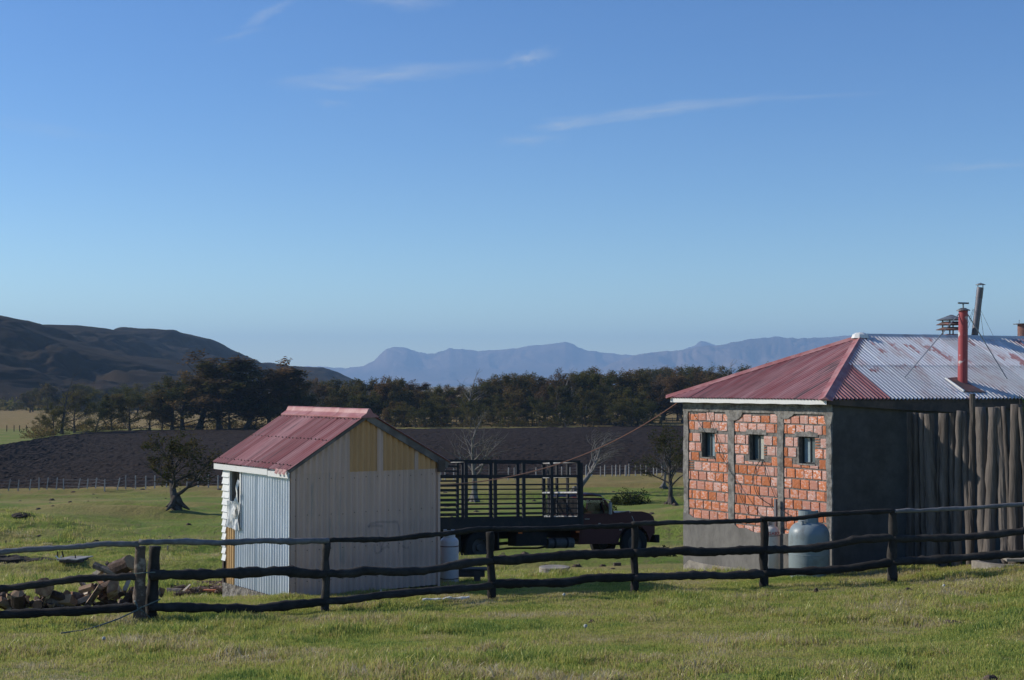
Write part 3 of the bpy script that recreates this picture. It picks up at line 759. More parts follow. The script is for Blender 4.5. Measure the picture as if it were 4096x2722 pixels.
# windows
mglass = Mx('frosted_pane_sky_tone', (.30, .37, .40), (.17, .23, .26), scale=2.5, thr=(.35, .65), rough=.12, var=.15, spec=.7)  # pale blue-grey of the reflected sky painted into the frosted glass
mglass2 = Mx('pale_curtained_pane', (.46, .45, .38), (.28, .31, .31), scale=2.5, thr=(.35, .65), rough=.15, var=.15, spec=.6)
mglass3 = Mx('dark_pane', (.12, .15, .16), (.06, .09, .10), scale=2.5, thr=(.35, .65), rough=.08, var=.15, spec=.8)
for wi, (a, b, z0, z1) in enumerate(wins):
    wf = obj('window', (lambda m: (fbox(m, a - .002, b + .002, z0, z0 + .03, .10, .15), fbox(m, a, b, z1 - .03, z1, .10, .15), fbox(m, a, a + .022, z0 + .03, z1 - .03, .10, .15), fbox(m, b - .03, b, z0 + .03, z1 - .03, .10, .15),
         fbox(m, (a + b) / 2 + (.02 if wi else -.01) - .012, (a + b) / 2 + (.02 if wi else -.01) + .018, z0 + .03, z1 - .03, .095, .145), m)[-1])(MB()), m_frame, house)
    mid = (a + b) / 2 + (.02 if wi else -.01)
    mb = MB(); fbox(mb, a + .022, mid - .012, z0 + .03, z1 - .03, .115, .121); obj('pane', mb, (mglass3, mglass2, mglass)[wi], wf)
    mb = MB(); fbox(mb, mid + .018, b - .03, z0 + .03, z1 - .03, .13, .136); obj('pane', mb, (mglass, mglass3, mglass3)[wi], wf)
    mb = MB(); fbox(mb, a - .01, b + .01, z0 - .03, z0, -.02, .12); obj('sill', mb, m_conc, wf)
    mb = MB(); n = 12; top = []; bot = []
    for i in range(n + 1):
        s = a - .10 + (b - a + .2) * i / n
        top.append((s, z1 + .10 + random.uniform(-.015, .02))); bot.append((s, z1 + .001))
    mb.prism([W0 + fd * s + ZV * z + fn * .018 for s, z in top + bot[::-1]], nf * .017); obj('lintel', mb, m_conc, house)
# concrete pillars with ragged edges
def strip(s0, s1_, z0, z1, name='concrete_pillar', mat=None, rag=.018, d=.030, n=24):
    mb = MB(); L = []; Rr = []
    for i in range(n + 1):
        z = z0 + (z1 - z0) * i / n
        L.append((s1_ + random.uniform(-rag, rag), z)); Rr.append((s0 + random.uniform(-rag, rag), z))
    for i in range(n):
        q = [L[i], L[i + 1], Rr[i + 1], Rr[i]]
        fr = [W0 + fd * s + ZV * z + fn * d for s, z in q]
        mb.prism(fr, nf * (d + .003))
    return obj(name, mb, mat or m_conc, house)
zbase = fpt(2800, 2175)[1]
strip(-.012, bays[0][0] - .0, zg, zc - .002, d=.034); strip(bays[0][1], bays[1][0], zg, zc - .002); strip(bays[1][1], bays[2][0], zg, zc - .002); strip(bays[2][1], SW + .015, zg, zc - .002, d=.033)
# rendered plinth with wavy upper edge, paler footing showing where it has broken away
mb = MB(); n = 40; top = []
for i in range(n + 1):
    s = -.015 + (SW + .035) * i / n; px_ = i / n
    z = -2.98 + .03 * math.sin(i * .9) + random.uniform(-.012, .012) - (.10 if px_ < .62 else 0) * (1 if px_ > .3 else .6)
    if px_ > .93: z = -2.92 + .8 * (px_ - .93)
    top.append((s, z))
for i in range(n):
    q = [top[i], top[i + 1], (top[i + 1][0], zg), (top[i][0], zg)]
    mb.prism([W0 + fd * s + ZV * z + fn * .040 for s, z in q], nf * .038)
obj('plinth_render', mb, m_plaster, house)
mb = MB(); pts = [(fpt(2738, 2262)), (fpt(2760, 2240)), (fpt(2800, 2252)), (fpt(2860, 2262)), (fpt(2950, 2272)), (fpt(3010, 2292))]
mb.prism([W0 + fd * s + ZV * z + fn * .055 for s, z in pts] + [W0 + fd * pts[-1][0] + ZV * zg + fn * .06, W0 + fd * (SW + .02) + ZV * zg + fn * .06], nf * .02)
obj('broken_footing', mb, m_slab, house)
# mortar daubs hanging from the wall head
for (xa, xb, dz) in ((650, 910, .20), (1360, 1640, .13), (2060, 2190, .28)):
    a = fs(c4(xb, 0)[0]); b = fs(c4(xa, 0)[0]); mb = MB(); n = 10; q = []
    for i in range(n + 1):
        f = i / n; q.append((a + (b - a) * f, zr0 + .03 - dz * math.sin(math.pi * min(1, max(0, f))) ** .7 + random.uniform(-.012, .012)))
    mb.prism([W0 + fd * s + ZV * z + fn * .040 for s, z in q] + [W0 + fd * b + ZV * (zr0 + .06) + fn * .040, W0 + fd * a + ZV * (zr0 + .06) + fn * .040], nf * .036)
    obj('mortar_daub', mb, m_conc, house)
# wall head beam
mb = MB(); fbox(mb, -.02, SW + .02, zr0 + .012, zc - .001, -.036, -.001); obj('wall_head', mb, m_conc, house)
# long side wall in shadow
Mw = Matrix((bd, -nw, ZV)).transposed()
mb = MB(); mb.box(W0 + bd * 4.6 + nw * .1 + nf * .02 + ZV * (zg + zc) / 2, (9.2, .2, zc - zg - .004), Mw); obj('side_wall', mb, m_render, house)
# roof
def face(Oe, De, Up_n, apex, run):  # plane through eave line and apex
    pass
def planeN(a, b, c):
    n = (b - a).cross(c - a); n.normalize(); return n if n.z > 0 else -n
RE = E0 + bd * 9.2; RR = AP + bd * 8.0
Nf = planeN(E0, E1, AP); Nw = planeN(E0, RE, AP)
Vf = (nf - Nf * nf.dot(Nf)).normalized(); Vw = (nw - Nw * nw.dot(Nw)).normalized()
lenf = s1
m_redF = redmat('faded_red_front_roof', (fd, Vf, Nf)); m_redW = redmat('faded_red_side_roof', (bd, Vw, Nw)); m_peel = peelmat('white_roof_peeling_to_red', (bd, Vw, Nw))
def hip_v(O, D, V, p0, p1):
    """for eave coordinate u: slope distance where it meets the line p0-p1 (both in plane)"""
    a = ((p0 - O).dot(D), (p0 - O).dot(V)); b = ((p1 - O).dot(D), (p1 - O).dot(V))
    def f(u):
        if abs(b[0] - a[0]) < 1e-6: return a[1]
        return a[1] + (b[1] - a[1]) * (u - a[0]) / (b[0] - a[0])
    return f
hf0 = hip_v(E0, fd, Vf, E0, AP); hf1 = hip_v(E0, fd, Vf, E1, AP)
fv = lambda u: max(0.0, min(hf0(u), hf1(u)))
nsh = 6
for i in range(nsh):
    u0, u1 = lenf * i / nsh, lenf * (i + 1) / nsh
    mb = MB(); mb.corr(E0, fd, Vf, Nf, u0, u1, lambda u: (0, fv(u)), .095, .014, lift=.003 * (i % 2), vdiv=2); obj('roof_sheet', mb, m_redF, house, smooth=True)
hw0 = hip_v(E0, bd, Vw, E0, AP); rd = hip_v(E0, bd, Vw, AP, RR)
wv = lambda u: max(0.0, min(hw0(u), rd(u)))
LW = rd(2.0); half = LW * .50
nsh = 11
rw = random.Random(3)
for i in range(nsh):
    u0, u1 = 8.8 * i / nsh, 8.8 * (i + 1) / nsh
    for lv in (0, 1):
        if lv == 1 and wv(u1) < half: continue
        lo, hi = (0, half + .06) if lv == 0 else (half, 99)
        red = (i < 2 and lv == 0) or (i == 2 and lv == 0 and False)
        mb = MB(); mb.corr(E0, bd, Vw, Nw, u0, u1, lambda u: (min(lo, wv(u)), min(hi, wv(u))),   .095, .024, lift=.003 * (i % 2) + .008 * lv, vdiv=2)
        obj('roof_sheet', mb, m_redW if red else m_peel, house, smooth=True)
# far slopes
BK0 = E1; Nb = planeN(E1, E1 + bd, AP)
Vb = (-nw - Nb * (-nw).dot(Nb)).normalized()
mb = MB(); mb.poly([E1, AP, RR, E1 + bd * 9.5]); obj('rear_roof', mb, m_red, house)
# ridge and hip flashings
def flashing(p, q, w, h, N1, N2, D1, D2, mat, name='ridge_cap', nseg=1):
    mb = MB()
    for k in range(nseg):
        a = p + (q - p) * k / nseg; b = p + (q - p) * (k + 1) / nseg; l = .004 * (k % 2)
        pr = [D1 * w + N1 * (h * .7 + l), D1 * w * .45 + N1 * (h + l), ZV * (h * 1.6 + .02 + l), D2 * w * .45 + N2 * (h + l), D2 * w + N2 * (h * .7 + l)]
        r0 = [mb.v(a + x) for x in pr]; r1 = [mb.v(b + x) for x in pr]
        for i in range(4): mb.f((r0[i], r1[i], r1[i + 1], r0[i + 1]))
        mb.f(r0); mb.f(r1[::-1])
    return obj(name, mb, mat, house)
hd = (AP - E0).normalized()
D1 = (fd - hd * fd.dot(hd)); D1 = (D1 - Nf * D1.dot(Nf)).normalized(); D2 = (bd - hd * bd.dot(hd)); D2 = (D2 - Nw * D2.dot(Nw)).normalized()
flashing(E0, AP, .15, .02, Nf, Nw, D1, D2, m_redcap, 'hip_cap', 3)
hd2 = (AP - E1).normalized(); D3 = (-fd - hd2 * (-fd).dot(hd2)).normalized(); D4 = (bd - hd2 * bd.dot(hd2)).normalized()
flashing(E1, AP, .13, .02, Nf, Nb, D3, D4, m_redcap, 'hip_cap', 3)
flashing(AP, RR, .18, .022, Nw, Nb, -Vw, -Vb if Vb.dot(ZV) > 0 else Vb, m_peel, 'ridge_cap', 5)
mb = MB(); mb.lathe(AP + ZV * -.02 - bd * .05, [(.20, -.03), (.17, .05), (.10, .09), (.02, .10)], 10); obj('hip_end_cap', mb, m_white, house)
# white fascia under the front eave, sagging plank along the side
segs = [(0.0, .9), (.9, 2.05), (2.05, 3.3), (3.3, s1 - .12)]
for i, (a, b) in enumerate(segs):
    mb = MB(); d = E0 + nf * .035; za, zb_ = E0.z - .012, E0.z - .012
    h = .095
    n = 10
    for k in range(n):
        x0 = a + (b - a) * k / n; x1 = a + (b - a) * (k + 1) / n
        w1_, w2_ = .004 * math.sin(x0 * 9), .004 * math.sin(x1 * 9)
        q = [d + fd * x0 + ZV * (za - .0 + 0 - 0 - E0.z + E0.z - E0.z + (E0.z) - .0) for _ in range(0)]
        mb.prism([Vector((d.x, d.y, 0)) + fd * x0 + ZV * za, Vector((d.x, d.y, 0)) + fd * x1 + ZV * za, Vector((d.x, d.y, 0)) + fd * x1 + ZV * (za - h + w2_), Vector((d.x, d.y, 0)) + fd * x0 + ZV * (za - h + w1_)], nf * (.012 + .002 * i))
    obj('fascia_board', mb, m_white, house)
d = Vector((E0.x, E0.y, 0)) + nw * .04
a0 = along(d, bd, 3312); 
def pl(px, py): t_ = along(d, bd, px); q = d + bd * t_; return Vector((q.x, q.y, P(2048, py, q.y).z))
mb = MB(); mb.prism([pl(3312, 1600), pl(3600, 1606), pl(3890, 1616), pl(3890, 1653), pl(3600, 1640), pl(3312, 1619)], nw * .035); obj('sagging_plank', mb, m_dkwood, house)
mb = MB(); mb.prism([pl(3870, 1612), pl(4300, 1614), pl(4300, 1634), pl(3870, 1634)], nw * .03); obj('fascia_board', mb, m_dkwood, house)
mb = MB(); mb.box(W0 + bd * 4.6 + nw * .05 + ZV * (zc + .02), (9.1, .25, .16), Mw); obj('wall_plate', mb, m_dkwood, house)
mb = MB(); mb.poly([E1 + nf * .3 - ZV * .05 - fd * .3, E1 + bd * 9 - ZV * .05 - fd * .3, E1 + bd * 9 + ZV * zg, E1 + nf * .3 - fd * .3 + ZV * zg]); obj('rear_wall', mb, m_render, house)

# ---------------------------------------------------------------- things on the roof
def on_roof(px, py):
    d = P(px, py, 1.0); k = (E0.dot(Nw)) / d.dot(Nw); return d * k
def ring_tube(mb, a, b, r0, r1, n=20): mb.tube([a, b], [r0, r1], n)
B = on_roof(3850, 1532); pm = FPX / B.y
Ttop = P(3853, 1243, B.y); Tb = P(3848, 1545, B.y)
fl = thing('red_flue_pipe', 'thick red painted stove flue with a T shaped cowl standing on the white roof', 'chimney', B)
mb = MB(); ring_tube(mb, B - ZV * .12, Ttop, 19.5 / pm, 18 / pm); obj('pipe', mb, m_flue_red, fl, smooth=False)
mb = MB(); c = Ttop; mb.lathe(c, [(27 / pm, -.005), (26 / pm, .012), (9 / pm, .055), (2 / pm, .057)], 20); obj('cone_cap', mb, m_capmetal, fl)
mb = MB(); ring_tube(mb, c + ZV * .05, c + ZV * .155, 3.2 / pm, 3.2 / pm, 8); a_ = P(3832, 1213, B.y); b_ = P(3875, 1214, B.y); mb.tube([a_ , b_ ], 3.4 / pm, 8); obj('tee_bar', mb, m_capmetal, fl)
corners = [on_roof(3780, 1519), on_roof(3826, 1515), on_roof(3941, 1575), on_roof(3855, 1572)]
mb = MB(); mb.prism([q + Nw * .035 for q in corners], -Nw * .012); obj('base_plate', mb, m_rust, fl)
mb = MB(); mb.bar(corners[0] + Nw * .04, corners[3] + Nw * .04, .03, .03); obj('plate_edge', mb, m_white, fl)
for (x, y, xb, yb) in ((3836, 1256, 3618, 1514), (3872, 1260, 4028, 1520)):
    mb = MB(); e_ = on_roof(xb, yb); s_ = P(x, y, B.y - .02); mb.tube([s_, e_ + Nw * .02], 2.1 / pm, 6); obj('stay', mb, m_steel, fl)
Rp = AP + bd * 1.0
def ridge_at(px): t_ = along(AP, bd, px); return AP + bd * t_
q = ridge_at(3898) + nw * .5; pm2 = FPX / q.y
fb = P(3895, 1375, q.y); ft = P(3921, 1151, q.y); f2 = thing('grey_flue_pipe', 'tall thin leaning grey flue pipe behind the ridge', 'chimney', fb)
d_ = (ft - fb)
mb = MB(); ring_tube(mb, fb, fb + d_ * .62, 13.3 / pm2, 13 / pm2); obj('pipe', mb, m_flue, f2)
mb = MB(); ring_tube(mb, fb + d_ * .60, ft - d_ * .17, 12.7 / pm2, 12.7 / pm2); obj('pipe', mb, m_flue, f2)
mb = MB(); ring_tube(mb, ft - d_ * .19, ft, 13.4 / pm2, 13.2 / pm2); obj('pipe', mb, m_flue, f2)
mb = MB(); cc = P(3922, 1140, q.y); mb.lathe(cc, [(20 / pm2, -.003), (19.5 / pm2, .004), (2 / pm2, .045)], 16); obj('cone_cap', mb, m_capmetal, f2)
for dx in (-10, 10):
    mb = MB(); mb.tube([P(3922 + dx, 1153, q.y), P(3922 + dx, 1139, q.y)], 1.8 / pm2, 5); obj('cap_leg', mb, m_flue, f2)
for (x, y, xb, yb, dd) in ((3892, 1237, 3852, 1345, -.5), (3896, 1237, 3862, 1345, .6), (3922, 1250, 3935, 1348, .4), (3923, 1242, 3975, 1348, .3)):
    mb = MB(); s_ = P(x, y, q.y); e_ = P(xb, yb, q.y + dd); mb.tube([s_, (s_ + e_) / 2 - ZV * .01, e_], .004, 4); obj('guy_wire', mb, m_wire, f2)
q = ridge_at(3803) + nw * .55; pm3 = FPX / q.y
vc = P(3806, 1345, q.y)
ven = thing('roof_ventilator', 'louvred ventilator with stacked cone rims behind the red flue', 'ventilator', vc)
mb = MB(); mb.lathe(vc, [(36 / pm3, -.15), (36 / pm3, -.0), (30 / pm3, .035), (20 / pm3, .045)], 24); obj('base_dome', mb, m_redcap, ven)
for k, (pyb, pyt, r) in enumerate(((1320, 1310, 60), (1300, 1288, 59), (1281, 1260, 58))):
    mb = MB(); z0 = P(3803, pyb, q.y).z; z1 = P(3803, pyt, q.y).z; c = Vector((vc.x, vc.y, 0))
    mb.lathe(c, [(r / pm3, z0 - .004), (r / pm3, z0 + .003), ((4 if k == 2 else 34) / pm3, z1), ((3 if k == 2 else 30) / pm3, z1 - .002)], 24); obj('louvre_cone', mb, m_capmetal if k == 2 else m_rust, ven)
for k in range(4):
    a_ = math.pi / 4 + k * math.pi / 2 + .3; mb = MB(); c = vc + Vector((math.cos(a_), math.sin(a_), 0)) * 34 / pm3; mb.tube([c, Vector((c.x, c.y, P(0, 1275, q.y).z))], 3 / pm3, 6); obj('support_rod', mb, m_flue, ven)
q = ridge_at(4089) + nw * .5; pm4 = FPX / q.y; vb_ = P(4093, 1352, q.y)
f3 = thing('capped_flue_pipe', 'short rusty flue stub with flat cap at the right end of the roof', 'chimney', vb_)
mb = MB(); ring_tube(mb, vb_ - ZV * .1, P(4093, 1298, q.y), 22 / pm4, 22 / pm4); obj('pipe', mb, m_rust, f3)
mb = MB(); mb.lathe(P(4090, 1298, q.y), [(36 / pm4, 0), (36 / pm4, .012), (20 / pm4, .02)], 20); obj('flat_cap', mb, m_capmetal, f3)
mb = MB(); mb.tube([P(4076, 1296, q.y), P(4077, 1280, q.y)], .006, 5); obj('cap_rod', mb, m_flue, f3)
# ---------------------------------------------------------------- rail fence
def dpx(pts): return [(x * DS, y * DS) for x, y in pts]
FX = [-300, 590, 1302, 1965, 2538, 3056, 3572, 4300]; FY = [20.6, 21.0, 22.3, 23.8, 24.6, 25.0, 25.2, 25.4]
def fenceY(px): return float(np.interp(px, FX, FY))
fence = thing('rail_fence', 'long rustic fence of crooked dark log rails and posts crossing the lawn', 'fence', P(2048, 2400, 24))
def rail(pts, th, mat, off=0.0, seed=0, sq=1.0):
    random.seed(seed); pts = dpx(pts); th = th * DS
    xs = [p[0] for p in pts]; ys = [p[1] for p in pts]
    if seed >= 8: th *= 1.07
    n = max(6, int((xs[-1] - xs[0]) / 17)); C = []; Rr = []
    for i in range(n + 1):
        x = xs[0] + (xs[-1] - xs[0]) * i / n
        y = float(np.interp(x, xs, ys))
        y2 = (float(np.interp(x - 18, xs, ys)) + float(np.interp(x + 18, xs, ys)) + y) / 3
        Y = fenceY(x) + off
        k = 1 + .09 * math.sin(i * .53 + seed) + random.uniform(-.07, .07) + (.16 if random.random() < .07 else 0)
        C.append(P(x, y2 + random.uniform(-1.3, 1.3), Y)); Rr.append(th / 2 * k * Y / FPX)
    Rr[0] *= .9; Rr[-1] *= .9
    mb = MB(); mb.tube(C, Rr, 10, jit=.09)
    obj('rail', mb, mat, fence, smooth=True)
rail([(-45, 1275), (0, 1272.5), (30, 1270), (72, 1265.8), (151, 1262), (200, 1258), (236, 1252.8), (320, 1254.4)], 13, m_rail_pale, 0, 1)
rail([(320, 1250), (423, 1248.3), (513, 1251), (599, 1246), (668, 1248), (757, 1245.5)], 13.5, m_rail_pale, 0, 2)
rail([(757, 1245.5), (806, 1243.8), (851, 1243), (892, 1243.8), (944, 1237), (1013, 1231), (1052, 1227), (1102, 1218.5), (1135, 1219)], 12, m_rail, 0, 3)
rail([(1128, 1219), (1185, 1220), (1273, 1218.5), (1361, 1214), (1462, 1211)], 11.5, m_rail, .02, 4)
rail([(1456, 1206), (1522, 1206.5), (1552, 1203.8), (1629, 1204), (1692, 1201), (1754, 1198.8)], 10.5, m_rail, -.02, 5)
rail([(1752, 1196), (1801, 1196.4), (1845, 1194.5), (1863, 1190), (1917, 1184), (1990, 1180), (2060, 1178)], 11, m_rail, 0, 6)
rail([(2060, 1178.5), (2137, 1175.6), (2196, 1172.7), (2254, 1169.8), (2313, 1164.8), (2359, 1161.8), (2440, 1156)], 9.5, m_rail_pale, 0, 7)
rail([(-45, 1359), (0, 1357), (60, 1351), (121, 1342), (181, 1334), (272, 1329.8), (330, 1328)], 15, m_rail, .05, 8)
rail([(345, 1325), (453, 1323.8), (544, 1321), (634, 1316), (668, 1316), (703, 1321.5), (750, 1322.5)], 21, m_rail, .03, 9)
rail([(745, 1321.5), (806, 1321.5), (841, 1314.6), (910, 1318), (979, 1316), (1048, 1302.5), (1094, 1295.6), (1135, 1292)], 18, m_rail, .02, 10)
rail([(1130, 1292), (1185, 1290.4), (1243, 1284.6), (1332, 1278.7), (1462, 1274.3)], 20.5, m_rail, .03, 11)
rail([(1458, 1274.3), (1537, 1271.3), (1584, 1269), (1612, 1272.8), (1660, 1271.4), (1723, 1267.5), (1765, 1266)], 18.5, m_rail, .02, 12)
rail([(1758, 1268), (1816, 1266), (1863, 1264.4), (1917, 1256.4), (1975, 1243), (2055, 1238.8)], 17, m_rail, .03, 13)
rail([(2055, 1241.7), (2137, 1240.3), (2196, 1240.3), (2284, 1232.9), (2359, 1224), (2440, 1218)], 16, m_rail, .03, 14)
rail([(-45, 1418), (0, 1416), (151, 1410), (330, 1398)], 19, m_rail, .05, 15)
rail([(345, 1399.3), (483, 1400.8), (574, 1403.8), (634, 1399.3), (668, 1394), (750, 1386.5)], 20, m_rail, .03, 16)
rail([(742, 1387), (806, 1382), (875, 1371.6), (979, 1363), (1094, 1354.3), (1135, 1349)], 16.5, m_rail, .02, 17)
rail([(1128, 1346), (1243, 1343.3), (1311, 1343.3), (1346, 1333), (1462, 1330)], 18.5, m_rail, .03, 18)
rail([(1458, 1331.6), (1567, 1327), (1609, 1325.3), (1676, 1326.9), (1762, 1321.5)], 17.5, m_rail, .02, 19)
rail([(1756, 1320), (1856, 1316.7), (1910, 1314), (1960, 1309.3), (2055, 1296)], 17, m_rail, .03, 20)
rail([(2055, 1294.6), (2166, 1288.7), (2284, 1280), (2359, 1275.5), (2440, 1270)], 17, m_rail, .03, 21)
def post(x, top, bot, w, mat, off=0.05, lean=0, seed=0, ragged=.08):
    random.seed(seed + 100); x *= DS; top *= DS; bot *= DS; Y = fenceY(x) + off; C = []; Rr = []
    for i in range(15):
        f = i / 14; k = 1 + .09 * math.sin(i * 1.3 + seed) + random.uniform(-ragged, ragged) * .6
        C.append(P(x + lean * DS * (f - .5) + (.8 if seed < 3 else 2.0) * math.sin(i * .8 + seed), bot + 10 + (top - bot - 10) * f, Y)); Rr.append(w * DS / 2 * k * Y / FPX * (1.1 - .14 * f))
    mb = MB(); mb.tube(C, Rr, 10, jit=.05); obj('post', mb, mat, fence, smooth=True)
post(322, 1259, 1430, 26, m_bark, .06, 3, 1, .05); post(352, 1259, 1424, 26, m_rail, .16, 10, 2)
post(750, 1251, 1414, 19, m_rail, .05, 2, 3); post(1131, 1226, 1390, 19, m_rail, .05, -6, 4, .16); post(1462, 1208, 1368, 16.5, m_rail, .05, 0, 5)
post(1760, 1197, 1352, 18.5, m_rail, .05, 2, 6); post(2056, 1179, 1333, 20, m_rail, .05, 3, 7); post(2425, 1158, 1310, 19, m_rail, .05, 0, 8)
post(-35, 1276, 1438, 19, m_rail, .08, 0, 9)
# rope tied to the double post and trailing on the grass
m_rope = Mx('grey_green_rope', (.12, .15, .14), (.07, .09, .085), scale=40, rough=.9, var=.2)
pts = [(545, 2411, 20.82), (549, 2425, 20.80), (552, 2440, 20.78), (470, 2478, 20.4), (390, 2506, 20.0), (330, 2522, 19.75)]
mb = MB(); C = [P(*p) for p in pts]
e_ = G(245, 2552); C.append(e_ + ZV * .06)
mb.tube(C, .011, 6); mb.tube([P(552, 2436, 20.78), P(580, 2425, 20.75), P(625, 2405, 20.82), P(640, 2398, 20.95)], .011, 6)
mb.tube([P(552, 2436, 20.78), P(575, 2448, 20.8), P(600, 2472, 20.9)], .009, 6); mb.tube([P(538, 2405, 20.95), P(545, 2411, 20.82), P(541, 2418, 20.9)], .012, 6)
mb.tube([P(536, 2296, 20.85), P(575, 2292, 20.8), P(622, 2290, 20.85)], .009, 6)
obj('rope', mb, m_rope, label='grey green rope tied round the double fence post and trailing on the grass', cat='rope', loc=P(552, 2436, 20.78))

# ---------------------------------------------------------------- gas cylinders and tank
def cyl_profile(r, h, dome): return [(r * .96, 0), (r, .02), (r, h - dome)] + [(r * math.cos(a) if a else r, h - dome + dome * math.sin(a)) for a in [R(x) for x in (15, 30, 45, 60, 75, 88)]]
gy = gz1(-1.24, 28.2); c = P(1797, 2300, 28.2); c.z = P(1797, 2346, 28.2).z; c.z = min(c.z, gy)
g1 = thing('gas_cylinder', 'tall scuffed white gas cylinder with a rusty band beside the corrugated shed', 'gas cylinder', c)
h1 = P(0, 2145, 28.2).z - c.z; r1 = .185
mb = MB(); mb.lathe(c, cyl_profile(r1, h1, .11), 28); obj('body', mb, m_gas_w, g1, smooth=True)
mb = MB(); mb.lathe(c + ZV * (P(0, 2184, 28.2).z - c.z - .009), [(r1 + .001, 0), (r1 + .006, .003), (r1 + .006, .014), (r1 + .001, .017)], 28); obj('weld_band', mb, m_rustband, g1)
mb = MB(); mb.lathe(c + ZV * (P(0, 2313, 28.2).z - c.z - .009), [(r1 + .001, 0), (r1 + .005, .003), (r1 + .005, .014), (r1 + .001, .017)], 28); obj('weld_band', mb, m_rustband, g1)
def collar(name, c, r, z0, z1, mat, par, gap=None):
    mb = MB(); n = 24; a = []; 
    for k in range(n + 1):
        t = 2 * math.pi * k / n; d = Vector((math.cos(t), math.sin(t), 0))
        a.append([mb.v(c + d * r + ZV * z0), mb.v(c + d * r + ZV * z1), mb.v(c + d * (r - .008) + ZV * z1), mb.v(c + d * (r - .008) + ZV * z0)])
    for k in range(n):
        if gap and gap[0] <= k < gap[1]: continue
        for j in range(4): mb.f((a[k][j], a[k + 1][j], a[k + 1][(j + 1) % 4], a[k][(j + 1) % 4]))
    return obj(name, mb, mat, par)
collar('collar', c, .118, h1 - .05, P(0, 2120, 28.2).z - c.z, m_gas_w, g1, (5, 8))
mb = MB(); mb.tube([c + ZV * (h1 - .02), c + ZV * (h1 + .06)], .025, 8); obj('valve', mb, m_steel, g1)

Yt = 27.7; ct = P(3237, 2300, Yt); ct.z = gz1(ct.x, ct.y) - .03
g2 = thing('gas_tank', 'big squat blue grey gas tank standing in front of the brick wall', 'gas tank', ct)
r2 = 80.5 / FPX * Yt; h2 = P(0, 2088, Yt).z - ct.z
mb = MB(); prof = [(r2 * .97, 0), (r2, .03), (r2, h2 - .26)] + [(r2 * (1 - .62 * (1 - math.cos(a)) ) if a < 1.2 else r2 * .42, h2 - .26 + .26 * math.sin(a)) for a in [R(x) for x in (12, 25, 38, 50, 62, 75, 88)]] + [(r2 * .2, h2 + .005)]
mb.lathe(ct, prof, 36); obj('body', mb, m_gas_g, g2, smooth=True)
zc_ = P(0, 2214, Yt).z - ct.z - .02
mb = MB(); mb.lathe(ct + ZV * (P(0, 2214, Yt).z - ct.z - .012), [(r2 + .001, 0), (r2 + .005, .003), (r2 + .005, .012), (r2 + .001, .016)], 36); obj('seam', mb, m_gas_g, g2)
ccx = P(3233, 2060, Yt); ccx = Vector((ccx.x, ccx.y, ct.z))
collar('collar', ccx, 39.5 / FPX * Yt, h2 - .03, P(0, 2042, Yt).z - ct.z, m_gas_g, g2, (2, 4))
mb = MB(); q = P(3210, 2085, Yt - .2); mb.tube([q, q - ZV * .07], .035, 10); mb.tube([q + ZV * .008, q], .045, 10); obj('filler_cap', mb, m_steel, g2)

Yc = 28.9; cc_ = P(3081, 2300, Yc); cc_.z = gz1(cc_.x, cc_.y) - .02
g3 = thing('gas_cylinder', 'cream white gas cylinder with red lettering half hidden by a fence post', 'gas cylinder', cc_)
h3 = P(0, 2100, Yc).z - cc_.z; r3 = .19
mb = MB(); mb.lathe(cc_, cyl_profile(r3, h3, .13), 28); obj('body', mb, m_gas_c, g3, smooth=True)
mb = MB(); mb.lathe(cc_ + ZV * (P(0, 2141, Yc).z - cc_.z - .009), [(r3 + .001, 0), (r3 + .004, .003), (r3 + .004, .012), (r3 + .001, .015)], 28); obj('weld_band', mb, m_rustband, g3)
collar('collar', cc_, .115, h3 - .03, P(0, 2072, Yc).z - cc_.z, m_gas_c, g3, (16, 19))
mb = MB(); mb.tube([cc_ + ZV * h3, cc_ + ZV * (h3 + .08)], .022, 8); mb.tube([cc_ + ZV * (h3 + .06), cc_ + ZV * (h3 + .06) + Vector((.09, -.02, .01))], .014, 6); obj('valve', mb, m_steel, g3)
# lettering wrapped round the shoulder
m_letter, t_, b_ = new_mat('red_lettering'); b_.inputs['Base Color'].default_value = (.42, .04, .035, 1)
cu_ = bpy.data.curves.new('txt', 'FONT'); cu_.body = 'GASCO'; cu_.size = .085; cu_.extrude = .001; cu_.offset = .0016; cu_.space_character = 1.08
to = bpy.data.objects.new('txt', cu_); COL.objects.link(to); bpy.context.view_layer.update()
me = bpy.data.meshes.new_from_object(to.evaluated_get(bpy.context.evaluated_depsgraph_get())); bpy.data.objects.remove(to)
xs = [v.co.x for v in me.vertices]; x0 = (min(xs) + max(xs)) / 2; zt0 = P(0, 2137, Yc).z - cc_.z
a0 = math.atan2(-cc_.y, -cc_.x) + R(35)
for v in me.vertices:
    a = a0 + (v.co.x - x0) / r3; rr = r3 + .0035 + v.co.z
    v.co = Vector((math.cos(a) * rr, math.sin(a) * rr, zt0 + v.co.y))
lt = bpy.data.objects.new('lettering', me); me.materials.clear(); me.materials.append(m_letter); link(lt, g3)

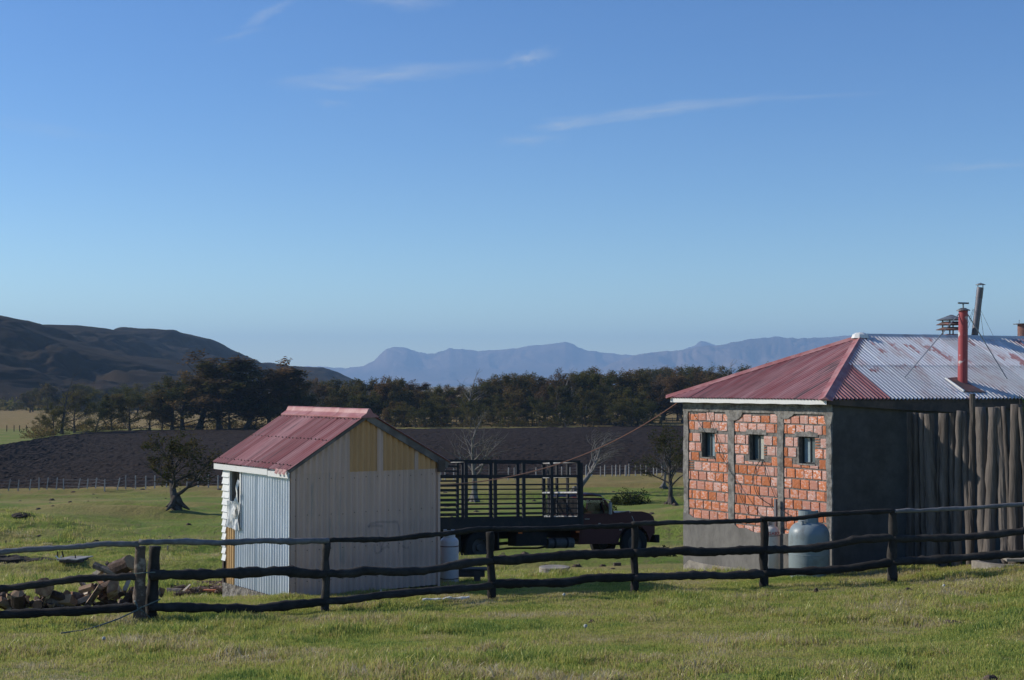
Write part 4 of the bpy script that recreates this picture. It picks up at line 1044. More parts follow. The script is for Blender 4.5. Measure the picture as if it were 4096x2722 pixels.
# steel upright in front of the brick wall, cables on the wall
q = W0 + fd * fs(3117) + fn * .12; zt_ = P(0, 1997, q.y).z; zb_ = gz1(q.x, q.y) - .1
mb = MB(); mb.box(Vector((q.x, q.y, (zt_ + zb_) / 2)), (.055, .05, zt_ - zb_), Mfac)
obj('steel_upright', mb, Mx('upright_paint', (.16, .15, .16), rough=.6, var=.15), label='slim steel upright standing between the cream cylinder and the big tank', cat='post', loc=(q.x, q.y, zb_))
def wallcable(pts, r=.006):
    mb = MB(); C = []
    for (x, y) in pts:
        s, z = fpt(*c4(x, y)); C.append(W0 + fd * s + ZV * z + fn * .055)
    D = []
    for a, b in zip(C[:-1], C[1:]): D += [a, (a + b) / 2 - ZV * .01]
    D.append(C[-1]); mb.tube(D, r, 5); return mb
obj('cable', wallcable([(425, 60), (440, 150), (500, 340), (560, 490), (620, 650), (690, 810), (740, 930), (790, 1010), (820, 1100), (860, 1270), (930, 1420), (990, 1560)]), m_wire, label='thin dark cable sagging down the brick wall beside the left window', cat='cable', group='cables on the brick wall', loc=W0)
obj('cable', wallcable([(1170, 780), (1100, 880), (1070, 1000), (1075, 1170), (1120, 1290), (1200, 1360), (1290, 1410), (1350, 1500), (1375, 1600)], .008), m_wire, label='looping cable running from under the middle window to the steel upright', cat='cable', group='cables on the brick wall', loc=W0)
obj('cable', wallcable([(1180, 780), (1240, 900), (1300, 1120), (1350, 1260), (1380, 1330)]), m_wire, label='short cable slanting from the middle window sill to the upright top', cat='cable', group='cables on the brick wall', loc=W0)
obj('cable', wallcable([(1440, 1465), (1500, 1520), (1570, 1565), (1610, 1575)]), m_wire, label='short cable reaching right from the steel upright over the bricks', cat='cable', group='cables on the brick wall', loc=W0)
# long cable from the house eave to the shed
a = P(2706, 1614, E1.y - .3); b = P(1752, 1940, 27.1)
C = []
for i in range(25):
    f = i / 24; C.append(a.lerp(b, f) - ZV * (.42 * 4 * f * (1 - f)))
mb = MB(); mb.tube(C, .0115, 5); obj('overhead_cable', mb, m_cable, label='orange brown cable slung from the house eave down to the shed', cat='cable', loc=b)

# ---------------------------------------------------------------- log palisade
pal = thing('log_palisade', 'tall grey palisade of upright weathered logs at the right edge', 'fence', P(3860, 2250, 28))
m_log = Mx('grey_weathered_log', (.150, .128, .112), (.062, .052, .045), scale=7, thr=(.35, .65), rough=.95, stretch=(1, 1, .10), bump=.03, bscale=16, var=.45, rnd=.45, detail=9)
pa = W0 + bd * along(W0, bd, 3590) - nw * .15; pa.z = 0
pb = P(4330, 1540, 25.95); pb.z = 0
pdir = (pb - pa).normalized(); random.seed(5)
def pal_at(px): return pa + pdir * along(pa, pdir, px)
x = 3620; i = 0
while x < 4300:
    w = random.choice((19, 23, 27, 31, 36, 43)) * random.uniform(.92, 1.08); q = pal_at(x + w / 2); Y = q.y; r = w / 2 / FPX * Y * 1.04
    top = 1652 if x < 3700 else (1657 if x < 3820 else (1642 if x < 3866 else random.uniform(1622, 1634)))
    tall = 3866 <= x < 3900
    if tall: top = 1576; w = 30; r *= .8
    top += random.uniform(-5, 5) if not tall else 0
    zt_ = P(0, top, Y).z; zb_ = gz1(q.x, Y) - .15
    out_ = pdir.cross(ZV); out_ = out_ if out_.y < 0 else -out_
    C = []; Rr = []; lean = random.uniform(-.10, .10) if not tall else .05; bow = random.uniform(-.035, .035); n = 16; ph_ = random.uniform(0, 6)
    for k in range(n + 1):
        f = k / n; C.append(Vector((q.x, q.y, zb_ + (zt_ - zb_) * f)) + pdir * (lean * (f - .5) * 1.6 + bow * math.sin(f * 3.1) + .006 * math.sin(k * 1.7 + ph_)) + out_ * (.05 if i % 2 else 0))
        Rr.append(r * (1.12 - .22 * f) * (1 + .045 * math.sin(k * .7 + ph_) + random.uniform(-.03, .03)))
    mb = MB(); mb.tube(C, Rr, 11, jit=.14); obj('log', mb, m_log, pal, smooth=bool(i % 3))
    x += w * random.choice((.86, .93, .98, 1.04)); i += 1

# ---------------------------------------------------------------- concrete rings, bench, boards, brick, plank
q = G(2216, 2290); q.y = 33; q = P(2216, 2290, 33.0); q.z = gz1(q.x, q.y) - .03
mh_ = thing('concrete_well_cover', 'low round concrete well ring with a flat lid on the grass before the truck', 'well cover', q)
zt_ = P(0, 2268, 33).z
mb = MB(); mb.lathe(q, [(.345, -.1), (.345, zt_ - q.z - .045), (.33, zt_ - q.z - .035)], 20); obj('ring', mb, m_slab, mh_)
mb = MB(); mb.lathe(Vector((q.x + .01, q.y, 0)), [(.355, zt_ - .034), (.36, zt_ - .028), (.355, zt_ + .002), (.34, zt_ + .006)], 20); obj('lid', mb, m_slab, mh_)
Yr = 26.5; q = P(4045, 2250, Yr); q.z = gz1(q.x, q.y)
rg = thing('concrete_ring', 'pale concrete ring lying at the foot of the log palisade', 'concrete ring', q)
r_ = 152 / FPX * Yr; zt_ = P(0, 2243, Yr).z
mb = MB(); n = 30
for k in range(n):
    a, b = 2 * math.pi * k / n, 2 * math.pi * (k + 1) / n
    for (ra, rb, za, zb2) in ((r_, r_, q.z - .1, zt_), (r_, r_ * .84, zt_, zt_), (r_ * .84, r_ * .84, zt_, q.z - .1)):
        p1, p2 = Vector((math.cos(a), math.sin(a), 0)), Vector((math.cos(b), math.sin(b), 0))
        mb.poly([Vector((q.x, q.y, za)) + p1 * ra, Vector((q.x, q.y, za)) + p2 * ra, Vector((q.x, q.y, zb2)) + p2 * rb, Vector((q.x, q.y, zb2)) + p1 * rb])
obj('ring', mb, m_slab, rg)
mb = MB(); mb.prism([Vector((q.x - .15, q.y - .2, zt_ + .004)), Vector((q.x + .7, q.y - .45, zt_ + .03)), Vector((q.x + .75, q.y + .25, zt_ + .05)), Vector((q.x - .1, q.y + .35, zt_ + .02))], ZV * .045); obj('slab', mb, m_slab, rg)
Yb = 28.5; q = P(1880, 2331, Yb); zg_ = gz1(q.x, Yb)
bn = thing('low_bench', 'low dark wooden bench half hidden behind the tall gas cylinder', 'bench', (q.x, Yb, zg_))
xl = P(1745, 0, Yb).x; xr = P(1953, 0, Yb).x; zt_ = P(0, 2272, Yb).z
mb = MB(); mb.box(((xl + xr) / 2, Yb, zt_ - .02), (xr - xl, .34, .035)); obj('seat', mb, m_dkwood, bn)
mb = MB(); mb.box(((xl + xr) / 2 - .02, Yb - .12, zt_ - .10), (xr - xl - .08, .035, .13)); obj('apron', mb, m_dkwood, bn)
for px in (1911, 1760):
    mb = MB(); mb.box((P(px, 0, Yb).x, Yb - .06, (zt_ - .04 + zg_) / 2 - .03), (.125, .25, zt_ - zg_ + .0)); obj('leg', mb, m_dkwood, bn)
mb = MB(); mb.box(((xl + xr) / 2 - .05, Yb - .2, zg_ + .035), (xr - xl - .15, .12, .06)); obj('foot_board', mb, m_dkwood, bn)
# white worn pole in the grass
a = G(1690, 2412); b = G(1878, 2402); mb = MB()
mb.tube([a.lerp(b, f) + ZV * (.035 + .008 * math.sin(f * 14)) for f in [i / 12 for i in range(13)]], [.028 + .008 * math.sin(i * 2.1) for i in range(13)], 7, jit=.1)
obj('white_pole', mb, m_clap, label='weathered white pole lying in the grass behind the rail fence', cat='pole', loc=a)
q = G(2469, 2264); mb = MB(); mb.box(q + ZV * .035, (.20, .11, .09), Matrix.Rotation(.15, 3, 'Z')); obj('loose_brick', mb, m_dkwood, label='single dark block lying on the grass right of the well cover', cat='brick', loc=q)
q = G(838, 2376); mb = MB(); mb.box(q + ZV * .04, (.26, .12, .085), Matrix.Rotation(-.05, 3, 'Z')); obj('loose_brick', mb, mbo, label='orange brick lying on the grass near the shed corner', cat='brick', loc=q)
m_plank = Mx('grey_plank', (.36, .35, .33), (.20, .18, .16), scale=4, rough=.9, var=.3, rnd=.3)
# fallen boards and stakes on the left meadow
q = G(296, 2247); bo_ = thing('board_platform', 'pale planks lying flat on the meadow between dark stakes', 'boards', q)
for k in range(6):
    mb = MB(); c = q + Vector((-.28 + .115 * k, 0, .10)); mb.box(c, (.10, .8 + .06 * (k % 3), .03), Matrix.Rotation(-.25, 3, 'Z')); obj('plank', mb, m_plank, bo_)
mb = MB(); mb.box(q + ZV * .045, (.66, .75, .07)); obj('frame', mb, m_dkwood, bo_)
for (xa, ya, xb, yb) in ((223, 2224, 246, 2250), (247, 2224, 229, 2250)):
    g_ = G(xb, yb); mb = MB(); mb.bar(g_, P(xa, ya, g_.y), .05, .02); obj('splayed_board', mb, m_clap, bo_)
for (xt, yt, xb, yb, w, lb) in ((230, 2207, 231, 2232, 5, 'left'), (248, 2206, 257, 2238, 6, 'middle'), (301, 2219, 302, 2254, 5, 'right')):
    g_ = G(xb, yb); mb = MB(); r_ = w / 2 / FPX * g_.y; mb.tube([g_ - ZV * .05, P(xt, yt, g_.y)], [r_, r_ * .9], 6)
    obj('stake', mb, m_rail, label={'left': 'short upright stake left of the pale planks', 'middle': 'leaning dark stake behind the pale planks', 'right': 'thin stake in front of the pale planks'}[lb], cat='stake', loc=g_, group='stakes by the planks')
g_ = G(671, 2212); mb = MB(); mb.tube([g_ - ZV * .05, P(671, 2183, g_.y)], .03, 6); obj('stake', mb, m_rail_pale, label='lone grey stake on the meadow left of the shed', cat='stake', loc=g_)
g_ = G(23, 2180); mb = MB(); mb.tube([g_ - ZV * .05, P(24, 2163, g_.y)], .025, 6); obj('stake', mb, m_rail, label='small dark stake at the left edge of the meadow', cat='stake', loc=g_)

# ---------------------------------------------------------------- heap of chopped logs
m_cut = Mx('cut_wood_face', (.36, .23, .13), (.20, .11, .065), scale=9, thr=(.4, .65), rough=.9, var=.3, bump=.008, bscale=18, rnd=.5)
m_logbark = Mx('log_bark', (.085, .055, .042), (.20, .16, .13), scale=6, thr=(.52, .66), rough=.95, var=.4, bump=.02, bscale=16, rnd=.3, detail=8)
m_splitpale = Mx('pale_split_wood', (.55, .47, .38), (.26, .17, .11), scale=6, thr=(.45, .62), rough=.9, var=.25, bump=.01, bscale=14, rnd=.4)
HG = 'chopped logs heaped behind the fence'
def chunk(c, L, r, ax, kind, label, seed, cat='log', group=HG):
    random.seed(seed); ax = Vector(ax).normalized(); mb = MB(); n = 10
    up = Vector((0, 0, 1)) if abs(ax.z) < .9 else Vector((1, 0, 0)); a = ax.cross(up).normalized(); b = a.cross(ax)
    if kind == 'round':
        prof = [(math.cos(2 * math.pi * k / n) * r * random.uniform(.88, 1.1), math.sin(2 * math.pi * k / n) * r * random.uniform(.88, 1.1)) for k in range(n)]
    else:
        w = R(random.uniform(80, 160)); prof = [(0, 0)] + [(math.cos(t) * r * random.uniform(.9, 1.1), math.sin(t) * r * random.uniform(.9, 1.1)) for t in [w * k / 5 for k in range(6)]]
        rot = random.uniform(0, 6.28); prof = [(x * math.cos(rot) - y * math.sin(rot), x * math.sin(rot) + y * math.cos(rot)) for x, y in prof]
    rings = []
    for k in range(4):
        f = k / 3 - .5; s_ = random.uniform(.93, 1.06)
        rings.append([mb.v(c + ax * (L * f + (random.uniform(-.02, .02) if k in (0, 3) else 0)) + a * x * s_ + b * y * s_) for x, y in prof])
    m = len(prof)
    for i in range(3):
        for k in range(m): mb.f((rings[i][k], rings[i][(k + 1) % m], rings[i + 1][(k + 1) % m], rings[i + 1][k]), 0 if (kind == 'round' or 0 < k < m - 1) else 2)
    mb.f(rings[0][::-1], 1); mb.f(rings[-1], 1)
    obj('log', mb, [m_logbark, m_cut, m_splitpale], label=label, cat=cat, group=group, loc=c)
def c7(x, y): return x * .2966, 2180 + y * .2966
Yh = 23.2
def hp(x, y, dy=0): return P(*c7(x, y), Yh + dy)
gzh = gz1(-6.2, 23.2)
sp = [((600, 570), .30, .155, (.25, -1, .15), 'round', 'big round log with reddish cut face standing alone on the left of the heap'),
      ((240, 760), .30, .115, (.1, -.5, .9), 'round', 'short log with tilted tan cut face at the far left of the heap'),
      ((515, 815), .26, .085, (.2, -1, .1), 'round', 'small log end with pale rings low in the left of the heap'),
      ((1640, 290), .42, .125, (.75, -.45, .35), 'round', 'thick round log lying on top of the heap'),
      ((1430, 335), .40, .07, (1, -.2, -.35), 'split', 'long split log slanting down from the top of the heap'),
      ((1330, 390), .30, .07, (.7, -.6, .5), 'split', 'split log with tan face below the long one near the top'),
      ((1240, 660), .42, .10, (.6, -.3, .8), 'split', 'pale split log leaning at the front middle of the heap'),
      ((1590, 640), .34, .17, (.2, -.8, .4), 'split', 'large pale split chunk at the foot of the heap beside the double post'),
      ((1470, 560), .32, .09, (.8, -.5, .4), 'split', 'whitish split piece above the large pale chunk'),
      ((1150, 590), .28, .07, (.9, -.4, .3), 'split', 'yellowish split piece in the left slope of the heap'),
      ((660, 720), .36, .05, (.5, -.4, .8), 'split', 'thin pale split stick leaning between the left log ends'),
      ((790, 690), .5, .07, (1, -.3, -.2), 'round', 'slender dark log lying in the low middle of the heap'),
      ((850, 780), .38, .12, (.8, -.6, .1), 'split', 'broad dull split piece lying low in the middle of the heap'),
      ((2220, 620), .26, .095, (.3, -.8, .3), 'split', 'pale split chunk on the grass just right of the double post')]
for i, ((x, y), L, r, ax, kd, lb) in enumerate(sp): chunk(hp(x, y, (i % 3) * .05 - .05), L, r, ax, kd, lb, 200 + i)
ex = [-20, 80, 240, 400, 600, 700, 980, 1100, 1250, 1450, 1650, 1780, 1880, 2120]; ey = [640, 640, 690, 740, 700, 640, 640, 430, 360, 310, 240, 330, 420, 560]
rr_ = random.Random(31)
for i in range(92):
    x = rr_.uniform(-20, 1990); top = float(np.interp(x, ex, ey)) + 55; y = top + (830 - top) * rr_.random() ** .8
    ax = (rr_.uniform(-1, 1), rr_.uniform(-.9, .2), rr_.uniform(-.5, .7))
    kd_ = 'round' if rr_.random() < .35 else 'split'; zl_ = ('small round log' if kd_ == 'round' else 'small split log') + (' in the low left part of the heap' if x < 620 else ' in the middle part of the heap' if x < 1150 else ' in the high right part of the heap')
    chunk(hp(x, y, .08 + .35 * rr_.random()), rr_.uniform(.2, .38), rr_.uniform(.035, .085), ax, kd_, zl_, 300 + i)
for i in range(9):
    g_ = G(rr_.uniform(645, 800), rr_.uniform(2368, 2392)); kd_ = 'round' if i % 3 == 0 else 'split'
    chunk(g_ + ZV * .06, rr_.uniform(.2, .36), rr_.uniform(.04, .08), (rr_.uniform(-1, 1), rr_.uniform(-.6, .2), rr_.uniform(-.2, .4)), kd_, ('small round log' if kd_ == 'round' else 'small split log') + ' scattered on the grass between the double post and the shed', 450 + i)
# bark and dirt litter between heap and shed
lt_ = MB(); rr_ = random.Random(9)
for i in range(420):
    g_ = G(rr_.uniform(690, 905), 2338 + rr_.random() ** 1.5 * 45); s_ = rr_.uniform(.03, .09)
    M_ = Matrix.Rotation(rr_.uniform(0, 6), 3, 'Z') @ Matrix.Rotation(rr_.uniform(-.6, .6), 3, 'X'); hgt = .05 + .16 * math.exp(-((g_.x + 5.3) / .55) ** 2)
    lt_.box(g_ + ZV * (hgt * rr_.random() + .01), (s_ * 1.8, s_, s_ * .5), M_)
obj('bark_litter', lt_, Mx('bark_litter', (.10, .06, .045), (.38, .27, .2), scale=14, thr=(.55, .66), rough=.95, var=.4), kind='stuff')
# dung clods and small stones in the lawn
m_dung = Mx('dry_dung', (.055, .038, .028), (.11, .08, .06), scale=14, rough=1, var=.4, bump=.015, bscale=25)
def blob(name, g_, w, h, mat, label, cat, seed, group=None, n=9):
    random.seed(seed); mb = MB(); rings = []
    for j in range(5):
        f = j / 4; rr2 = w * math.cos(f * 1.45) ; rings.append([mb.v(g_ + Vector((math.cos(2 * math.pi * k / n) * rr2 * random.uniform(.75, 1.2), math.sin(2 * math.pi * k / n) * rr2 * .8 * random.uniform(.75, 1.2), h * math.sin(f * 1.57) * random.uniform(.8, 1.15) - .01))) for k in range(n)])
    for j in range(4):
        for k in range(n): mb.f((rings[j][k], rings[j][(k + 1) % n], rings[j + 1][(k + 1) % n], rings[j + 1][k]))
    mb.f(rings[-1]); mb.f(rings[0][::-1]); obj(name, mb, mat, label=label, cat=cat, group=group, loc=g_)
DG = 'dung clods on the lawn'
for i, (x, y, w, h, lb) in enumerate([(3633, 2372, .10, .09, 'two lobed dung clod right of the fence post near the palisade'), (3265, 2372, .045, .09, 'small upright dung clod below the big gas tank'),
        (3805, 2500, .16, .06, 'widest low dung clod in the right of the lawn'), (3673, 2510, .05, .06, 'small dark dung clod left of the widest one'), (3300, 2714, .09, .06, 'dung clod at the bottom edge of the lawn'),
        (2368, 2493, .05, .05, 'dark dung clod beside the dandelion clock in the mid lawn'), (2973, 2562, .05, .03, 'flat dung clod low in the lawn right of centre'), (1555, 2540, .05, .03, 'flat dung clod low in the lawn left of centre'),
        (3963, 2722, .09, .06, 'pale brown dung clod in the bottom right corner'), (2642, 2345, .06, .035, 'dung clod just behind the fence right of centre'), (2710, 2347, .05, .03, 'smaller of the two dung clods just behind the fence')]):
    blob('dung_clod', G(x, y), w, h, m_dung, lb, 'dung', 400 + i, DG)
m_puff = Mx('dandelion_fluff', (.40, .40, .36), rough=1, var=.1)
for i, (x, y, lb) in enumerate([(2342, 2519, 'white dandelion clock in the mid lawn'), (3776, 2352, 'white dandelion clock right of the last fence post'), (415, 2569, 'white dandelion clock below the trailing rope'), (1525, 2372, 'white dandelion clock in front of the shed gable'), (2256, 2207 + 180, 'white dandelion clock under the fence left of centre')]):
    g_ = G(x, y + 12); c = g_ + ZV * .08; mb = MB(); mb.lathe(c, [(.004, -.026), (.02, -.017), (.027, 0), (.02, .017), (.004, .026)], 10); dl = thing('dandelion', lb, 'dandelion', g_, 'dandelion clocks in the lawn'); obj('seed_head', mb, m_puff, dl)
    mb = MB(); mb.tube([g_, c - ZV * .02], .003, 4); obj('stem', mb, m_log, dl)
m_earth = Mx('dark_earth', (.05, .038, .028), (.03, .024, .018), scale=3, rough=1, var=.3, bump=.05, bscale=6)
for i, (x, y, w, h, lb) in enumerate([(20, 2256, .9, .24, 'dark earth mound at the left edge beyond the fence'), (158, 2244, .5, .10, 'low dark earth mound left of the pale planks'), (88, 2240, .28, .12, 'small dark earth lump between two mounds on the left'),
        (88, 2068, .55, .22, 'dark mole mound on the far left meadow')]):
    blob('earth_mound', G(x, y), w, h, m_earth, lb, 'earth mound', 500 + i, 'earth mounds on the meadow', 12)
# ---------------------------------------------------------------- cattle truck
m_maroon = Mx('maroon_truck_paint', (.052, .006, .009), (.062, .016, .014), scale=2.5, thr=(.55, .75), rough=.4, var=.15, spec=.22)
m_rack = Mx('dark_rack_steel', (.032, .033, .036), (.048, .043, .040), scale=4, thr=(.5, .7), rough=.75, var=.2, spec=.15)
m_chas = Mx('chassis_black', (.013, .012, .012), (.028, .021, .017), scale=3, thr=(.5, .7), rough=.85, var=.3)
m_tyre = Mx('tyre_rubber', (.014, .014, .015), rough=.9, var=.2)
m_tank = Mx('dull_tank_metal', (.09, .09, .09), (.06, .055, .05), scale=3, rough=.7, metal=.1, var=.15)
m_pale = Mx('pale_bare_metal', (.36, .36, .35), (.24, .22, .2), scale=4, rough=.55, var=.15)
mgl, t, b = new_mat('vehicle_glass'); t.nodes.clear()
o_ = N(t, 'ShaderNodeOutputMaterial'); tr = N(t, 'ShaderNodeBsdfTransparent'); tr.inputs[0].default_value = (.62, .72, .72, 1)
gl = N(t, 'ShaderNodeBsdfGlossy'); gl.inputs['Roughness'].default_value = .03; fr = N(t, 'ShaderNodeFresnel'); fr.inputs[0].default_value = 1.5
mx = N(t, 'ShaderNodeMixShader'); t.links.new(fr.outputs[0], mx.inputs[0]); t.links.new(tr.outputs[0], mx.inputs[1]); t.links.new(gl.outputs[0], mx.inputs[2]); t.links.new(mx.outputs[0], o_.inputs[0])
PHI = R(28); hx = Vector((math.cos(PHI), math.sin(PHI), 0)); hy = Vector((-math.sin(PHI), math.cos(PHI), 0))
o0 = P(2316, 1540, 46.0)
def gnd(x, y): p = o0 + hx * x + hy * y; return gz1(p.x, p.y)
zf, zr = gnd(2.2, -1), gnd(-3.55, -1); zf2, zr2 = gnd(2.2, 1.0), gnd(-3.55, 1)
pit = math.atan2(zf - zr + (zf2 - zr2), 2 * 5.75); rol = math.atan2((zf2 + zr2) - (zf + zr), 4.0)
xax = (hx + ZV * math.tan(pit)).normalized(); yax = (hy + ZV * math.tan(rol)); yax = (yax - xax * yax.dot(xax)).normalized(); zax = xax.cross(yax)
zo = zr + (zf - zr) * (3.55 / 5.75)
base = o0 + yax * 1.15; base.z = zo + (base - o0).dot(hy) * math.tan(rol) + .0
Mt = Matrix((xax, yax, zax)).transposed()
truck = thing('cattle_truck', 'old maroon truck with a tall dark steel cattle rack parked on the meadow', 'truck', base, rot=Mt.to_euler())
def tb(mb, x0, x1, y0, y1, z0, z1): mb.box(((x0 + x1) / 2, (y0 + y1) / 2, (z0 + z1) / 2), (abs(x1 - x0), abs(y1 - y0), abs(z1 - z0)))
def part(name, fn_, mat, par=None, **k):
    mb = MB(); fn_(mb); return obj(name, mb, mat, par or truck, **k)
YN, YF = -1.15, 1.15; XR = -6.1
H = 3.14
# rack posts, rails and slats
def rack_side(y, xs):
    for x in xs: part('rack_post', lambda m: tb(m, x - .055, x + .055, y - .03, y + .03, 1.12, H), m_rack)
    part('rack_top_rail', lambda m: tb(m, XR, .06, y - .035, y + .035, H, H + .07), m_rack)
    part('rack_rail', lambda m: tb(m, XR, .0, y - .02, y + .02, 2.66, 2.74), m_rack)
    for z in (2.44, 2.29, 2.13, 1.98, 1.83, 1.67, 1.51):
        part('slat', lambda m: tb(m, XR, .0, y - .013, y + .013, z - .018, z + .018), m_rack)
    for k in range(6):
        x0, x1 = XR + (0 - XR) * k / 6, XR + (0 - XR) * (k + 1) / 6
        part('side_panel', lambda m: tb(m, x0 + .008, x1 - .008, y - .026, y + .026, 1.07, 1.40), m_rack)
rack_side(YN, [0, -1.0, -2.02, -3.04, -4.06, -5.08, -6.08]); rack_side(YF, [0, -1.0, -2.02, -3.04, -4.06, -5.08, -6.08])
part('rack_post', lambda m: tb(m, -.02, .16, YN - .03, YN + .05, 1.05, H), m_rack, label='wide front corner post of the rack')
# rear door section with denser slats
for z in np.linspace(1.5, 3.0, 11):
    part('door_slat', lambda m: tb(m, XR, -4.35, YN - .045, YN - .02, z - .028, z + .028), m_rack)
part('door_post', lambda m: tb(m, -4.40, -4.32, YN - .05, YN + .02, 1.3, H - .02), m_rack)
for z in np.linspace(1.5, 3.0, 9): part('tailgate_slat', lambda m: tb(m, XR - .02, XR + .02, YN, YF, z - .03, z + .03), m_rack)
for y in (-.6, 0, .6): part('tailgate_post', lambda m: tb(m, XR - .03, XR + .03, y - .04, y + .04, 1.1, H), m_rack)
# cross bars over the bed
for x in (-.02, -3.95): part('cross_bar', lambda m: tb(m, x - .05, x + .05, YN, YF, H + .0, H + .04), m_pale)
part('cross_bar', lambda m: tb(m, -.08, .04, YN, YF, 2.66, 2.70), m_pale); part('cross_pipe', lambda m: m.tube([(-.02, YN, 2.16), (-.02, YF, 2.16)], .045, 8), m_pale)
for y in (-.45, .25, .8): part('headboard_post', lambda m: tb(m, -.03, .03, y - .05, y + .05, 1.4, H - .04), m_rack)
for z in (2.46, 2.3): part('headboard_bar', lambda m: tb(m, -.03, .02, YN, YF, z - .02, z + .02), m_rack)
def grille(m):
    for k in range(26):
        y = YN + .08 + k * (YF - YN - .16) / 25; tb(m, -.012, .012, y - .014, y + .014, 1.42, 1.95)
    tb(m, -.02, .02, YN, YF, 1.95, 1.99)
part('headboard_grille', grille, m_rack)
part('headboard_panel', lambda m: tb(m, -.02, .02, YN, YF, 1.12, 1.42), m_pale)
for k in range(9):
    y0 = YN + (YF - YN) * k / 9; part('bed_plank', lambda m: tb(m, XR, 0, y0 + .006, y0 + (YF - YN) / 9 - .006, 1.06, 1.11), m_dkwood)
part('bed_frame', lambda m: (tb(m, XR, 0, YN + .02, YN + .10, .95, 1.055), tb(m, XR, 0, YF - .1, YF - .02, .95, 1.055), [tb(m, x - .04, x + .04, YN + .1, YF - .1, .96, 1.05) for x in np.linspace(-6, -.1, 8)]), m_chas)
part('chassis_rail', lambda m: tb(m, -6.0, 3.0, -.46, -.36, .72, .94), m_chas); part('chassis_rail', lambda m: tb(m, -6.0, 3.0, .36, .46, .72, .94), m_chas)
part('tool_box', lambda m: tb(m, -2.25, -1.15, -1.08, -.5, .50, .93), m_chas)
part('mud_guard', lambda m: (tb(m, -4.25, -2.9, -1.12, -.6, .95 + .01, 1.0), tb(m, -2.92, -2.88, -1.12, -.6, .42, .95), tb(m, -4.27, -4.22, -1.12, -.6, .35, .95)), m_chas)
part('prop_shaft', lambda m: m.tube([(-3.4, 0, .5), (.2, 0, .66)], .05, 8), m_chas)
part('exhaust_pipe', lambda m: m.tube([(-2.9, -.5, .36), (-2.2, -.52, .42), (-1.2, -.55, .40), (-.4, -.5, .5)], .035, 6), m_chas)
ft_ = part('fuel_tank', lambda m: m.tube([(-1.02, -.82, .56), (-.06, -.82, .56)], .17, 14), m_tank)
for x in (-.78, -.32): part('tank_strap', lambda m: m.tube([(x - .035, -.82, .56), (x + .035, -.82, .56)], .178, 14), m_chas, ft_)
# marker tape and side lamps
m_wt = Mx('white_marker', (.6, .6, .6), rough=.5, var=.05); m_rt = Mx('red_marker', (.45, .03, .02), rough=.5, var=.05); m_or = Mx('orange_lamp', (.5, .12, .02), rough=.4, var=.05)
for (x, m_) in ((-2.42, m_wt), (-2.12, m_rt), (-.30, m_wt), (.0, m_rt)): part('marker_strip', lambda m: tb(m, x - .12, x + .12, YN - .006, YN + .03, 1.005, 1.04), m_)
for x in (-2.15, -.05): part('side_lamp', lambda m: tb(m, x - .06, x + .06, YN - .02, YN + .03, .89, .94), m_or)
# wheels
def wheel(x, y, r=.49, w=.24, dual=False):
    s = -1 if y < 0 else 1; q = bpy.data.objects.new('wheel', None)
    mb = MB(); prof = [(.28, -w / 2), (r - .05, -w / 2), (r, -w / 2 + .04), (r, w / 2 - .04), (r - .05, w / 2), (.28, w / 2)]; n = 28; rings = []
    for (rr, o) in prof: rings.append([mb.v((x + math.cos(2 * math.pi * k / n) * rr, y + o, r + math.sin(2 * math.pi * k / n) * rr)) for k in range(n)])
    for i in range(len(prof)):
        a, b = rings[i], rings[(i + 1) % len(prof)]
        for k in range(n): mb.f((a[k], b[k], b[(k + 1) % n], a[(k + 1) % n]))
    wh = obj('wheel', mb, m_tyre, truck)
    mb = MB(); ring = []
    fo_ = s * (w / 2 - .06) if not dual else s * (w / 2 - .12)
    for (rr, o) in ((.29, s * w / 2 * .9), (.25, fo_), (.12, fo_ + s * .02), (.10, fo_ + s * .08), (.02, fo_ + s * .085)): ring.append([mb.v((x + math.cos(2 * math.pi * k / n) * rr, y + o, r + math.sin(2 * math.pi * k / n) * rr)) for k in range(n)])
    for i in range(len(ring) - 1):
        for k in range(n): mb.f((ring[i][k], ring[i + 1][k], ring[i + 1][(k + 1) % n], ring[i][(k + 1) % n]))
    mb.f(ring[-1]); obj('rim', mb, m_tank, wh)
wheel(2.2, -.95); wheel(2.2, .95); wheel(-3.55, -1.0, dual=True); wheel(-3.55, -.70); wheel(-3.55, 1.0, dual=True); wheel(-3.55, .70)
part('rear_axle', lambda m: (m.tube([(-3.55, -.8, .5), (-3.55, .8, .5)], .07, 8), m.lathe((-3.55, 0, .32), [(.1, 0), (.2, .1), (.2, .25), (.1, .36)], 10)), m_chas)
part('front_axle', lambda m: m.tube([(2.2, -.85, .46), (2.2, .85, .46)], .06, 8), m_chas)
# cab: lower body with wheel arch
arch = [(2.2 + .60 * math.cos(a), .52 + .60 * math.sin(a)) for a in [math.pi * k / 10 for k in range(11)]]
prof = [(.10, .50), (.10, 1.48), (1.55, 1.48), (1.55, 1.50), (2.55, 1.49), (2.85, 1.45), (2.98, 1.36), (3.03, 1.22), (3.03, .80), (2.92, .74)] + [(x, z) for x, z in arch if z > .5] + [(1.50, .50)]
def cabside(m):
    for (y0, y1) in ((-1.0, -.9), (.9, 1.0)): m.prism([(x, y0, z) for x, z in prof], (0, y1 - y0, 0))
part('body_side', cabside, m_maroon)
part('bonnet', lambda m: (m.prism([(1.5, -.9, 1.30), (1.5, -.9, 1.50), (2.0, -.9, 1.545), (2.6, -.9, 1.535), (2.88, -.9, 1.47), (3.0, -.9, 1.36), (3.0, -.9, 1.2)], (0, 1.8, 0))), m_maroon)
part('nose', lambda m: tb(m, 2.94, 3.02, -.9, .9, .78, 1.21), m_maroon)
